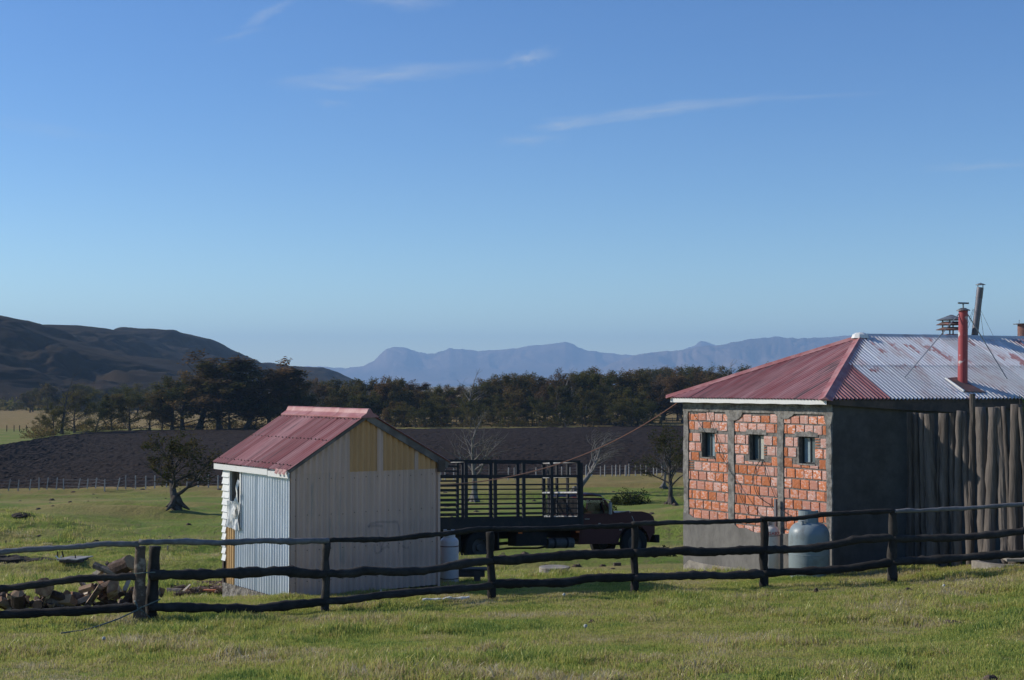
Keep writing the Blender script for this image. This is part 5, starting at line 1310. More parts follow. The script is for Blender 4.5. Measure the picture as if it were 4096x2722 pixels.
gr = part('front_grille', lambda m: [tb(m, 3.022, 3.04, -.62, .62, z, z + .03) for z in (.88, .96, 1.04, 1.12)], m_tank)
for y in (-.76, .76): part('headlight', lambda m: m.tube([(3.0, y, 1.0), (3.06, y, 1.0)], .11, 14), m_pale)
part('front_bumper', lambda m: tb(m, 3.04, 3.16, -1.08, 1.08, .50, .76), m_chas)
part('bumper_bracket', lambda m: (tb(m, 2.6, 3.05, -.5, -.4, .55, .68), tb(m, 2.6, 3.05, .4, .5, .55, .68)), m_chas)
part('cab_floor', lambda m: tb(m, .10, 1.6, -.9, .9, .60, .68), m_chas)
part('firewall', lambda m: tb(m, 1.44, 1.50, -.9, .9, .60, 1.5), m_maroon)
part('cab_rear', lambda m: (tb(m, .10, .15, -.9, .9, .5, 1.52), tb(m, .12, .17, -.88, -.5, 1.52, 1.98), tb(m, .12, .17, .5, .88, 1.52, 1.98), tb(m, .12, .17, -.5, .5, 1.86, 1.98)), m_maroon)
part('rear_window', lambda m: tb(m, .14, .15, -.5, .5, 1.52, 1.86), mgl)
def roofm(m):
    xs = [.05, .12, .3, .7, 1.0, 1.12]; zs = [2.0, 2.08, 2.13, 2.15, 2.11, 2.02]; ys = [-.92, -.84, -.5, 0, .5, .84, .92]; dz = [-.05, 0, .02, .03, .02, 0, -.05]; g = []
    for x, z in zip(xs, zs): g.append([m.v((x, y, z + d)) for y, d in zip(ys, dz)])
    for i in range(5):
        for j in range(6): m.f((g[i][j], g[i + 1][j], g[i + 1][j + 1], g[i][j + 1]))
    tb(m, .08, 1.1, -.88, .88, 1.93, 1.96)
part('cab_roof', roofm, m_maroon, smooth=True)
def pillars(m):
    for s in (-1, 1):
        y = s * .93
        m.prism([(.10, y, 1.48), (.24, y, 1.48), (.20, y, 1.97), (.10, y, 1.99)], (0, -s * .05, 0))
        m.prism([(1.42, y, 1.48), (1.52, y, 1.48), (1.10, y, 2.0), (1.02, y, 1.96)], (0, -s * .05, 0))
        m.prism([(.16, y, 1.93), (1.08, y, 1.92), (1.06, y, 2.0), (.14, y, 2.0)], (0, -s * .05, 0))
        m.prism([(1.10, y, 1.48), (1.125, y, 1.48), (1.0, y, 1.93), (.975, y, 1.93)], (0, -s * .03, 0))
part('window_pillars', pillars, m_maroon)
for s in (-1, 1):
    dr = part('door', lambda m: tb(m, .16, 1.20, s * 1.0, s * 1.012, .62, 1.44), m_maroon)
    part('handle', lambda m: tb(m, .30, .47, s * 1.012, s * 1.04, 1.30, 1.33), m_pale, dr)
    part('side_window', lambda m: m.poly([(.22, s * .915, 1.48), (1.45, s * .915, 1.48), (1.04, s * .915, 1.94), (.18, s * .915, 1.95)]), mgl)
part('windscreen', lambda m: m.poly([(1.50, -.88, 1.49), (1.50, .88, 1.49), (1.09, .84, 2.0), (1.09, -.84, 2.0)]), mgl)
part('seat', lambda m: (tb(m, .22, .70, -.8, .8, 1.0, 1.15), tb(m, .18, .30, -.8, .8, 1.15, 1.62)), m_chas)
part('steering_wheel', lambda m: m.tube([(1.0 + .10 * math.sin(a) * 1.0, .38 + .2 * math.cos(a), 1.50 + .17 * math.sin(a)) for a in [2 * math.pi * k / 16 for k in range(17)]], .014, 5, cap=False), m_chas)
part('dashboard', lambda m: tb(m, 1.2, 1.44, -.88, .88, 1.25, 1.46), m_chas)
mi_ = part('wing_mirror', lambda m: tb(m, 1.16, 1.20, -1.26, -1.12, 1.46, 1.84), m_pale); part('mirror_arm', lambda m: (m.tube([(1.02, -.95, 1.96), (1.18, -1.2, 1.90), (1.18, -1.2, 1.84)], .012, 5), m.tube([(1.3, -.97, 1.46), (1.18, -1.19, 1.46)], .012, 5)), m_pale, mi_)
part('trim_strip', lambda m: m.tube([(1.5, -1.004, 1.505), (2.05, -.97, 1.56), (2.18, -1.005, 1.28), (2.22, -1.005, 1.16)], .012, 5), m_pale)
part('side_badge', lambda m: tb(m, .82, .90, -1.02, -1.0, 1.10, 1.18), m_pale); part('side_badge', lambda m: tb(m, 1.62, 1.72, -1.01, -1.0, 1.08, 1.15), m_pale)
part('side_badge', lambda m: (tb(m, 1.64, 1.67, -1.01, -1.0, .93, .96), tb(m, 1.69, 1.72, -1.01, -1.0, .93, .96)), m_pale)
part('roof_bundle', lambda m: (m.tube([(.62, .3, 2.18), (.72, .35, 2.18)], .04, 6), m.tube([(.8, .2, 2.17), (.95, .3, 2.17)], .035, 6)), m_cable)

# ---------------------------------------------------------------- wire fences
m_post = Mx('grey_fence_stick', (.42, .40, .37), (.26, .24, .22), scale=5, rough=.95, var=.3, rnd=.5)
wf_ = thing('wire_fence', 'long wire fence with thin leaning grey sticks along the ploughed field', 'fence', G(2048, 1930))
left = [(75, 15), (150, 8), (240, 12), (315, 0), (375, 12), (450, 8), (510, -5), (620, 18), (690, 8), (755, 12), (828, 2), (925, 22), (993, 0), (1070, 0), (1150, 0), (1220, 1), (1312, 1), (1470, 5), (1560, 2), (1640, 0), (1715, 0)]
posts = [(-160, 6), (-100, 3), (-45, 4)] + [(x * .5102, l * .5102) for x, l in left]
r2_ = [(1740 + x * .2806, l) for x, l in ((85, 0), (145, 0), (270, 0), (800, 0), (1045, 1), (1130, 0), (1240, 5), (1440, 0), (1565, 0), (1805, 0), (1925, 0), (2150, 0))]
r4_ = [(1700 + x * .5102, 0) for x in (1265, 1305, 1375, 1408, 1465, 1495, 1527, 1572, 1597, 1648, 1690, 1730, 1790, 1815, 1855)]
posts += [(x, 0) for x in (930, 1010, 1090, 1180, 1270, 1360, 1450, 1540, 1640, 1720)] + r2_ + r4_ + [(2700, 0), (2760, 0), (2850, 0), (2960, 0), (3080, 0), (3200, 0), (3350, 0), (3500, 0)]
tops = []; rp = random.Random(4)
yb_of = lambda px: float(np.interp(px, fp_px, fp_near)) + 6
ydist = lambda px: float(np.interp(px, cu, np.interp(cu, fp_px, Yn))) - 1.2
for (x, l) in posts:
    Y = ydist(x); u_ = U(x); q = Vector((u_ * Y, Y, 0)); q.z = gz1(q.x, Y); hgt = rp.uniform(1.0, 1.2); thick = .06 if abs(x - (1700 + 1572 * .5102)) > 1 else .11
    tp_ = q + Vector((l / FPX * Y, 0, hgt)); mb = MB(); mb.tube([q - ZV * .1, tp_], [thick, thick * .85], 5); obj('post', mb, m_post, wf_); tops.append((q, tp_))
tops.sort(key=lambda a: a[0].x)
for f in (.35, .62, .88):
    mb = MB(); mb.tube([a.lerp(b, f) for a, b in tops], .007, 3, cap=False); obj('wire', mb, m_steel, wf_)
wf2 = thing('wire_fence', 'far dark post fence on the dry plain at the left edge', 'fence', G(60, 1722))
for x in (-60, -15, 27, 56, 78, 105, 150, 200):
    g_ = G(x, 1727); mb = MB(); mb.tube([g_ - ZV * .1, g_ + ZV * 1.3], .09, 5); obj('post', mb, m_rail, wf2)
wf3 = thing('wire_fence', 'far dark post fence on the dry plain left of the brick house', 'fence', G(2690, 1690))
for x in (2593, 2610, 2640, 2665, 2690, 2708, 2725):
    g_ = G(x, 1690); mb = MB(); mb.tube([g_ - ZV * .1, g_ + ZV * (1.9 if x == 2708 else 1.2)], .09, 5); obj('post', mb, m_rail, wf3)
# ---------------------------------------------------------------- foliage materials
def leaf_mat(name, c1, c2, c3, scale=.35, trans=.5):
    m, t, b = new_mat(name); t.nodes.remove(b)
    o_ = t.nodes['Material Output']
    oi = N(t, 'ShaderNodeObjectInfo'); geo = N(t, 'ShaderNodeNewGeometry')
    nz = N(t, 'ShaderNodeTexNoise'); nz.inputs['Scale'].default_value = scale; nz.inputs['Detail'].default_value = 4; t.links.new(geo.outputs['Position'], nz.inputs['Vector'])
    cr = N(t, 'ShaderNodeValToRGB'); e = cr.color_ramp.elements; e[0].color = (*c1, 1); e[0].position = .38; e[1].color = (*c3, 1); e[1].position = .66
    k = e.new(.52); k.color = (*c2, 1)
    rnd = fmath(t, 'ADD', nz.outputs[0], fmath(t, 'MULTIPLY', fmath(t, 'SUBTRACT', oi.outputs['Random'], .5), .28))
    isl = fmath(t, 'MULTIPLY', fmath(t, 'SUBTRACT', geo.outputs['Random Per Island'], .5), .22)
    t.links.new(fmath(t, 'ADD', rnd, isl), cr.inputs[0])
    di = N(t, 'ShaderNodeBsdfDiffuse'); tl = N(t, 'ShaderNodeBsdfTranslucent'); mx = N(t, 'ShaderNodeMixShader'); mx.inputs[0].default_value = trans
    t.links.new(cr.outputs[0], di.inputs[0]); t.links.new(cr.outputs[0], tl.inputs[0])
    t.links.new(di.outputs[0], mx.inputs[1]); t.links.new(tl.outputs[0], mx.inputs[2]); t.links.new(mx.outputs[0], o_.inputs[0])
    return m
mlf_green = leaf_mat('dark_green_leaves', (.062, .068, .022), (.100, .098, .030), (.14, .115, .040), .3)
mlf_brown = leaf_mat('bronze_leaves', (.10, .070, .036), (.145, .095, .046), (.18, .110, .052), .3)
mlf_mix = leaf_mat('olive_leaves', (.075, .074, .025), (.120, .098, .034), (.16, .108, .045), .25)
mlf_near = leaf_mat('sparse_beech_leaves', (.030, .040, .013), (.048, .058, .018), (.074, .060, .030), 1.2)
m_bark_d = Mx('dark_bark', (.055, .045, .038), (.11, .10, .092), scale=3, thr=(.5, .7), rough=.95, var=.35, bump=.02, bscale=6)
m_bark_p = Mx('pale_dead_wood', (.155, .145, .135), (.08, .07, .06), scale=3, thr=(.45, .65), rough=.95, var=.35)

def make_tree(h, seed, wind=.35, spread=.42, nl=3, leaf=.34, lpt=9, dens=1.0, lean=0.0, trunk_r=None, low=.25, sides=4, nbr=9, twist=.10, blanks=0.0):
    """tapered trunk, forking limbs bent by the wind and leaf clumps strung along the twigs; returns (wood, leaves)"""
    rd = random.Random(seed); W = MB(); Lf = MB()
    wv_ = Vector((1, 0, .12)).normalized()
    tr0 = trunk_r or h * .028
    def leaves(a, b, n, sz):
        for _ in range(n):
            f = rd.random(); p = a.lerp(b, f) + Vector((rd.gauss(0, 1), rd.gauss(0, 1), rd.gauss(0, .7))) * sz * .8
            s_ = sz * rd.uniform(.5, 1.15); u_ = Vector((rd.gauss(0, 1) + wind * 2, rd.gauss(0, 1), rd.gauss(0, .5))).normalized(); v_ = u_.cross(Vector((rd.gauss(0, .5), rd.gauss(0, .5), 1))).normalized()
            Lf.poly([p - u_ * s_ * .6, p + v_ * s_ * .28, p + u_ * s_ * .7, p - v_ * s_ * .28])
    def limb(p, d, L, r, lvl):
        n = 4 if lvl else 3; pts = [p]; rr = [r]; dd = d.copy()
        for i in range(n):
            dd = (dd + wv_ * wind * (.16 + .16 * lvl) + Vector((rd.gauss(0, twist), rd.gauss(0, twist), rd.gauss(0, twist)))).normalized()
            pts.append(pts[-1] + dd * L / n); rr.append(max(r * (1 - .72 * (i + 1) / n), .006))
        W.tube(pts, rr, sides if lvl < 2 else 3, cap=False)
        if lvl >= nl:
            if rd.random() > blanks: leaves(pts[0], pts[-1] + (pts[-1] - pts[-2]) * .5, int(lpt * dens * rd.uniform(.6, 1.4)), leaf)
            return
        k = rd.randint(3, 4) if lvl else 3
        for j in range(k):
            f = .35 + .65 * (j + rd.random() * .8) / k; ii = min(int(f * n), n - 1); q = pts[ii].lerp(pts[ii + 1], f * n - ii)
            az = rd.uniform(0, 6.283); side_ = Vector((math.cos(az), math.sin(az), rd.uniform(-.15, .5)))
            nd = (dd * .75 + side_ * rd.uniform(.55, .95)).normalized()
            limb(q, nd, L * rd.uniform(.48, .68), rr[ii] * .62, lvl + 1)
        limb(pts[-1], dd, L * .5, rr[-1], nl)
    n = 7; pts = [Vector((0, 0, -.15))]; rr = [tr0 * 1.5]; d = Vector((lean, 0, 1)).normalized()
    th_ = h * .72
    for i in range(n):
        d = (d + wv_ * wind * .06 + Vector((rd.gauss(0, twist * .8), rd.gauss(0, twist * .8), 0)) + Vector((0, 0, .04))).normalized()
        pts.append(pts[-1] + d * th_ / n); rr.append(tr0 * (1 - .72 * (i + 1) / n))
    W.tube(pts, rr, sides + 2, cap=False)
    for j in range(nbr):
        f = low + (1 - low) * (j + rd.random() * .7) / nbr; ii = min(int(f * n), n - 1); q = pts[ii].lerp(pts[ii + 1], f * n - ii)
        az = j * 2.4 + rd.uniform(-.5, .5); up_ = .25 + .9 * f
        nd = Vector((math.cos(az), math.sin(az), up_)).normalized()
        limb(q, nd, h * spread * (1.05 - .45 * f) * rd.uniform(.75, 1.15), rr[ii] * .5, 1)
    limb(pts[-1], d, h * .26, rr[-1], 1)
    # settle the height
    top = max([v[2] for v in Lf.V] or [v[2] for v in W.V]); k = h / top
    W.V = [(x * k, y * k, z * k) for x, y, z in W.V]; Lf.V = [(x * k, y * k, z * k) for x, y, z in Lf.V]
    return W, Lf
def mesh_of(name, mb, mat, smooth=False):
    me = bpy.data.meshes.new(name); me.from_pydata(mb.V, [], mb.F); me.materials.append(mat)
    if smooth: me.polygons.foreach_set('use_smooth', [True] * len(me.polygons))
    me.update(); return me
variants = {}
for key, args, lm in [('b0', dict(h=1, seed=1, wind=.62), mlf_brown), ('b1', dict(h=1, seed=2, wind=.72), mlf_brown), ('b2', dict(h=1, seed=3, wind=.35), mlf_mix),
                      ('m0', dict(h=1, seed=4, wind=.3), mlf_mix), ('m1', dict(h=1, seed=5, wind=.25), mlf_mix), ('g0', dict(h=1, seed=6, wind=.15, spread=.5, low=.03), mlf_green),
                      ('g1', dict(h=1, seed=7, wind=.12, spread=.55, low=.03), mlf_green), ('g2', dict(h=1, seed=8, wind=.2, spread=.48, low=.04), mlf_green)]:
    a = dict(args); a['h'] = 12.0; a.setdefault('low', .14); W, Lf = make_tree(leaf=.44, lpt=30, nbr=14, sides=3, **a)
    variants[key] = (mesh_of('trunk', W, m_bark_d), mesh_of('crown', Lf, lm)); ntr = len(Lf.F)
print('leaves per far tree', ntr)
Wd, _ = make_tree(12.0, 77, wind=.3, spread=.36, lpt=0, sides=3); variants['dead'] = (mesh_of('trunk', Wd, m_bark_p), None)
def place_tree(key, loc, h, rz, label, group, cat='tree', wide=1.0, name='beech_tree'):
    o = bpy.data.objects.new(name, None); o.location = loc; s_ = h / 12.0; o.scale = (s_ * wide, s_ * wide, s_); o.rotation_euler = (0, 0, rz)
    o['label'] = label; o['category'] = cat
    if group: o['group'] = group
    COL.objects.link(o)
    tm, cm = variants[key]
    t1 = bpy.data.objects.new('trunk', tm); t1.parent = o; COL.objects.link(t1)
    if cm: c1 = bpy.data.objects.new('crown', cm); c1.parent = o; COL.objects.link(c1)
    return o
rt = random.Random(21)
# middle wood behind the ploughed field
WG = 'beeches of the wood behind the ploughed field'
topx = [640, 680, 760, 850, 930, 1010, 1100, 1160, 1250, 1340, 1450, 1560, 1640, 1720, 1790, 1850, 2400]
topy = [880, 872, 872, 866, 880, 882, 872, 858, 856, 850, 852, 846, 845, 838, 836, 838, 836]
def topat(px): return float(np.interp(px / DS, topx, topy)) * DS
lab = {'b': 'bronze brown windswept beech in the wood behind the ploughed field', 'm': 'olive green beech in the wood behind the ploughed field', 'g': 'dark green bushy beech in the wood behind the ploughed field', 'd': 'bare pale dead beech among the crowns of the wood'}
placed = []
def wood_row(Yr, x0, x1, step, keys, hlim=(6, 17), topoff=0, base_off=0):
    px = x0
    while px < x1:
        pxx = px + rt.uniform(-.3, .3) * step; Yv = Yr + rt.uniform(-8, 8)
        X = U(pxx) * Yv; z = gz1(X, Yv)
        tp_ = topat(pxx) + topoff + rt.uniform(-16, 34)
        h = P(pxx, tp_, Yv).z - z; h = min(max(h, hlim[0]), hlim[1])
        key = rt.choice(keys); place_tree(key, (X, Yv, z - .1), h, rt.uniform(-.5, .5) + rt.choice((0, 0, 0, 3.14)) * (key[0] == 'g'), lab[key[0]].replace('in the wood behind the ploughed field', 'in the ' + ('front' if Yr < 345 else 'rear') + ' rows of the wood') + (' above the shed roof' if pxx < 1800 else ' above the truck rack' if pxx < 2330 else ' near the brick house'), WG, wide=rt.uniform(.9, 1.2)); placed.append(pxx)
        px += step
wood_row(322, 1150, 2600, 62, ['g0', 'g1', 'g2', 'g0', 'm0', 'm1'], (5, 10.5), topoff=120)
wood_row(336, 1130, 2640, 72, ['g0', 'g1', 'm0', 'm1', 'g2', 'm1'], (6, 13), topoff=60)
wood_row(355, 1140, 2760, 66, ['b0', 'b1', 'b2', 'm0', 'm1', 'g2'], (8, 17))
wood_row(385, 1120, 3150, 66, ['b0', 'b1', 'b2', 'm0', 'b0'], (8, 19))
wood_row(420, 1120, 3300, 84, ['b0', 'b1', 'b2', 'm0'], (8, 20))
wood_row(372, 3200, 5200, 95, ['b0', 'b1', 'm0', 'g1'], (8, 17))
wood_row(410, 3350, 5200, 110, ['b0', 'b2', 'm0'], (8, 19))
for (px, top, Y) in ((2240, 1470, 345), (1868, 1470, 350), (2880, 1435, 380), (1240, 1500, 335)):
    X = U(px) * Y; z = gz1(X, Y); place_tree('dead', (X, Y, z), P(px, top, Y).z - z, rt.uniform(-1, 1), lab['d'], WG)
# shrubs under the wood edge
# left group on the far edge of the field: individually placed
LG = 'trees standing left of the shed beyond the field'
leftt = [  # px, base py, top py, key, wide, label
 (795, 1745, 1392, 'b0', 1.75, 'tallest broad windswept bronze beech left of the shed roof'),
 (985, 1745, 1425, 'b1', 1.5, 'tall feathery windswept beech between the tallest tree and the shed roof'),
 (1075, 1742, 1455, 'm0', 1.6, 'dark olive beech touching the shed roof on its left'),
 (880, 1735, 1440, 'm1', 1.6, 'olive beech filling the gap behind the two tallest trees'),
 (690, 1735, 1490, 'g0', 1.3, 'mid height olive tree just left of the tallest beech'),
 (250, 1740, 1470, 'dead', 1.0, 'dark bare tree rising above the low crowns on the left'),
 (300, 1738, 1545, 'g1', 1.2, 'rounded dark green tree at the foot of the bare tree'),
 (160, 1732, 1655, 'g2', 1.2, 'lowest leftmost bushy tree at the edge of the dry field'),
 (215, 1740, 1600, 'g0', 1.0, 'small dark tree between the leftmost bush and the bare tree'),
 (385, 1735, 1590, 'g2', 1.1, 'low dark green tree right of the bare tree'),
 (450, 1738, 1570, 'm1', 1.0, 'low olive tree in the middle of the left tree row'),
 (520, 1735, 1540, 'g0', 1.1, 'yellowish green tree in the middle of the left tree row'),
 (600, 1737, 1555, 'm0', 1.1, 'low brownish tree two places left of the tallest beech'),
 (1150, 1735, 1530, 'g1', 1.1, 'dark green tree behind the left end of the shed ridge'),
 (1210, 1730, 1545, 'g0', 1.2, 'dark green tree behind the shed ridge'),
 (650, 1728, 1600, 'm0', 1.0, 'small olive tree filling under the left side of the tallest beech'),
 (730, 1728, 1470, 'b2', 1.5, 'brownish tree directly behind the tallest beech'),
 (920, 1728, 1530, 'g1', 1.4, 'dark tree in the shade between the two tallest beeches'),
 (1020, 1730, 1570, 'g2', 1.0, 'low dark tree right behind the feathery beech')]
for (px, pb_, pt_, key, wd, lb) in leftt:
    g_ = G(px, pb_); g_.y = max(g_.y, float(np.interp(px, fp_px, Yf)) + 4); Y = g_.y; X = U(px) * Y; z = gz1(X, Y)
    o = place_tree(key, (X, Y, z - .1), P(px, pt_, Y).z - z, rt.uniform(-.25, .25), lb, LG, wide=wd)
if True:   # the bare tree is dark
    for ch in [o for o in bpy.data.objects if o.get('label', '').startswith('dark bare tree')]:
        for c in ch.children: c.data = c.data.copy(); c.data.materials.clear(); c.data.materials.append(m_bark_d)
for i in range(34):   # low dark backdrop trees left edge and behind
    px = rt.uniform(-120, 1250); Y = rt.uniform(520, 680); X = U(px) * Y; z = gz1(X, Y)
    place_tree(rt.choice(['g0', 'g1', 'g2', 'm0']), (X, Y, z), rt.uniform(8, 13), rt.uniform(0, 6), 'dark distant tree at the foot of the hills on the left', 'distant trees under the hills', wide=1.3)
for i in range(14):
    px = rt.uniform(2600, 2900); Y = rt.uniform(500, 620); X = U(px) * Y; z = gz1(X, Y)
    place_tree(rt.choice(['m0', 'g1', 'b2', 'm1']), (X, Y, z), rt.uniform(14, 19), rt.uniform(0, 6), 'distant tree beyond the dry plain left of the brick house', 'distant trees beside the brick house', wide=1.3)
# scrub under the left row and along the wood edge: one tangled mass
sc_ = MB(); rs = random.Random(8)
def shrubmass(mb, c, r, h, n, leaf, rd):
    for _ in range(n):
        a_ = rd.uniform(0, 6.28); q = rd.random() ** .5; zz = rd.random()
        p = Vector(c) + Vector((math.cos(a_) * r * q, math.sin(a_) * r * q, h * zz * (1 - q * q * .7)))
        s_ = leaf * rd.uniform(.5, 1.2); u_ = Vector((rd.gauss(0, 1), rd.gauss(0, 1), rd.gauss(0, 1))).normalized(); v_ = u_.cross(Vector((rd.gauss(0, 1), rd.gauss(0, 1), rd.gauss(0, 1)))).normalized()
        mb.poly([p - u_ * s_ * .6, p + v_ * s_ * .3, p + u_ * s_ * .6, p - v_ * s_ * .3])
for i in range(150):
    px = rs.uniform(120, 1120) if i < 60 else rs.uniform(1150, 2600); Y = float(np.interp(px, fp_px, Yf)) + rs.uniform(5, 22) + (0 if i < 60 else 6); X = U(px) * Y
    shrubmass(sc_, (X, Y, gz1(X, Y)), rs.uniform(1.0, 2.6), rs.uniform(1.0, 3.0), 110, .40, rs)
obj('undergrowth', sc_, mlf_mix, kind='stuff')
# woodland on the lower hill slopes
hw = MB(); rs = random.Random(18)
for i in range(420):
    px = rs.uniform(-300, 1350); Y = 620 + 300 * rs.random() ** 1.6; X = U(px) * Y
    shrubmass(hw, (X, Y, -12.5), rs.uniform(3, 6), rs.uniform(5, 9), 22, 2.0, rs)
obj('hillfoot_wood', hw, mlf_green, kind='stuff')

# ---------------------------------------------------------------- the four near trees and the bush, built one by one
def near_tree(px, pb_, pt_, seed, label, wind, spread, lean=0, leaf=.16, lpt=12, blanks=.3, tr=.2, rz=0, wood=None, nbr=9, low=.3, dens=1.0, Y=None, twist=.16, name='beech_tree'):
    g_ = G(px, pb_); h = P(px, pt_, g_.y).z - g_.z
    W, Lf = make_tree(h, seed, wind=wind, spread=spread, leaf=leaf, lpt=lpt, blanks=blanks, trunk_r=tr, lean=lean, sides=5, nbr=nbr, low=low, dens=dens, twist=twist)
    t_ = thing(name, label, 'tree', g_, None, rot=(0, 0, rz))
    rd = random.Random(seed + 50)
    for k in range(5):   # root flare
        a_ = k * 1.3 + rd.random(); d_ = Vector((math.cos(a_), math.sin(a_), 0)); W.tube([Vector((0, 0, tr * 2.0)), d_ * tr * 1.1 + ZV * tr * .8, d_ * tr * 2.6 - ZV * .05], [tr * .9, tr * .55, tr * .15], 5, cap=False)
    obj('trunk', W, wood or m_bark_d, t_, smooth=True)
    if Lf.F: obj('crown', Lf, mlf_near, t_)
    return t_, g_
near_tree(705, 2043, 1712, 301, 'gnarled small beech with spreading low boughs on the meadow left of the shed', .0, .62, lean=.05, leaf=.21, lpt=26, blanks=.2, tr=.32, nbr=10, low=.22)
near_tree(1895, 2010, 1640, 302, 'pale silvery half bare tree rising above the truck rack', .12, .42, lean=-.05, leaf=.11, lpt=3, blanks=.6, tr=.26, wood=m_bark_p, nbr=12, low=.4)
near_tree(2300, 1985, 1715, 303, 'crooked leaning nearly leafless tree behind the truck cab', .5, .50, lean=.25, leaf=.12, lpt=3, blanks=.75, tr=.20, wood=m_bark_p, nbr=8, low=.45)
near_tree(2685, 2020, 1690, 304, 'lichen grey bushy beech right beside the brick house', .0, .50, lean=-.18, leaf=.17, lpt=18, blanks=.15, tr=.20, nbr=12, low=.34)
near_tree(2655, 1960, 1760, 305, 'second beech with thin trunk behind the one beside the brick house', .1, .45, lean=.05, leaf=.15, lpt=9, blanks=.3, tr=.16, wood=m_bark_p, low=.4)
near_tree(1310, 2030, 1745, 306, 'brownish tree just behind the right slope of the shed roof', .15, .5, leaf=.15, lpt=9, blanks=.35, tr=.2, low=.35)
g_ = G(2520, 2020); bh = thing('round_bush', 'round dark green bush on the meadow behind the truck cab', 'bush', g_)
mb = MB(); rs = random.Random(5)
for (dx, dy, r_, h_) in ((-.45, 0, .75, 1.15), (.15, .1, .7, .95), (.75, 0, .65, 1.15), (0, -.2, 1.0, .7), (-.95, .1, .4, .6)): shrubmass(mb, g_ + Vector((dx, dy, 0)), r_, h_, 620, .11, rs)
obj('foliage', mb, mlf_near, bh)
mb = MB()
for k in range(12): a_ = k * .52; mb.tube([g_, g_ + Vector((math.cos(a_) * .4, math.sin(a_) * .3, .4)), g_ + Vector((math.cos(a_) * .9, math.sin(a_) * .5, .85))], [.03, .02, .008], 4, cap=False)
obj('stems', mb, m_bark_d, bh)
g_ = G(2435, 2042); b2_ = thing('low_bush', 'small flat bush at the left foot of the round bush', 'bush', g_); mb = MB(); shrubmass(mb, g_, .5, .5, 300, .10, rs); obj('foliage', mb, mlf_near, b2_)
g_ = P(2655, 2190, 46); g_.z = gz1(g_.x, g_.y); b3_ = thing('low_bush', 'dark spiky bush right in front of the truck bumper', 'bush', g_); mb = MB(); shrubmass(mb, g_, .45, .55, 420, .10, rs); obj('foliage', mb, mlf_near, b3_)
# leafy shrub behind the palisade at the right edge
q = pal_at(4115) + Vector((.2, .45, 0)); q.z = gz1(q.x, q.y); shb = thing('leafy_shrub', 'light green leafy shrub peeping over the palisade at the right edge', 'shrub', q)
mb = MB(); ms = MB(); rs = random.Random(15)
for k in range(14):
    dx, dy = rs.uniform(-.35, .55), rs.uniform(-.2, .3); top = rs.uniform(2.8, 3.35) - max(0, -dx) * .9; pts = [q + Vector((dx * .3, dy * .3, 0)), q + Vector((dx * .8, dy, top * .6)), q + Vector((dx, dy, top))]
    ms.tube(pts, [.02, .012, .005], 4, cap=False)
    for _ in range(60):
        f = rs.uniform(.55, 1.0); p = pts[1].lerp(pts[2], (f - .55) / .45) + Vector((rs.gauss(0, .07), rs.gauss(0, .07), rs.gauss(0, .05))); u_ = Vector((rs.gauss(0, 1), rs.gauss(0, 1), rs.gauss(.4, 1))).normalized(); v_ = u_.cross(Vector((0, 0, 1))).normalized(); s_ = rs.uniform(.03, .06)
        mb.poly([p, p + u_ * s_ + v_ * s_ * .35, p + u_ * s_ * 2, p + u_ * s_ - v_ * s_ * .35])
obj('leaves', mb, leaf_mat('fresh_leaves', (.05, .08, .02), (.08, .12, .03), (.12, .15, .05), 3), shb); obj('stems', ms, m_bark_d, shb)

# ---------------------------------------------------------------- grass tufts scattered on the lawn (geometry nodes instances)
def grass_mat(name, dry):
    m, t, b = new_mat(name); t.nodes.remove(b); o_ = t.nodes['Material Output']
    oi = N(t, 'ShaderNodeObjectInfo'); geo = N(t, 'ShaderNodeNewGeometry')
    nz = N(t, 'ShaderNodeTexNoise'); nz.inputs['Scale'].default_value = .8; nz.inputs['Detail'].default_value = 5; t.links.new(geo.outputs['Position'], nz.inputs['Vector'])
    f = fmath(t, 'ADD', fmath(t, 'MULTIPLY', nz.outputs[0], 1.5), fmath(t, 'MULTIPLY', geo.outputs['Random Per Island'], .46))
    f = fmath(t, 'SUBTRACT', f, .50)
    cr = N(t, 'ShaderNodeValToRGB'); e = cr.color_ramp.elements
    cols = [(.12, (.12, .20, .05)), (.30, (.30, .36, .08)), (.54, (.46, .44, .12)), (.70, (.44, .345, .18)), (.92, (.56, .50, .34))]
    e[0].position = cols[0][0]; e[0].color = (*cols[0][1], 1); e[1].position = cols[-1][0]; e[1].color = (*cols[-1][1], 1)
    for p_, c_ in cols[1:-1]: k = e.new(p_); k.color = (*c_, 1)
    t.links.new(f, cr.inputs[0])
    di = N(t, 'ShaderNodeBsdfDiffuse'); tl = N(t, 'ShaderNodeBsdfTranslucent'); mx = N(t, 'ShaderNodeMixShader'); mx.inputs[0].default_value = .45
    gl_ = N(t, 'ShaderNodeBsdfGlossy'); gl_.inputs['Roughness'].default_value = .35; gl_.inputs[0].default_value = (.8, .8, .7, 1); m2 = N(t, 'ShaderNodeMixShader'); m2.inputs[0].default_value = .02
    t.links.new(cr.outputs[0], di.inputs[0]); t.links.new(cr.outputs[0], tl.inputs[0])
    t.links.new(di.outputs[0], mx.inputs[1]); t.links.new(tl.outputs[0], mx.inputs[2]); t.links.new(mx.outputs[0], m2.inputs[1]); t.links.new(gl_.outputs[0], m2.inputs[2]); t.links.new(m2.outputs[0], o_.inputs[0])
    return m
m_grass = grass_mat('lawn_grass', 0)
gcol = bpy.data.collections.new('tuft_sources')
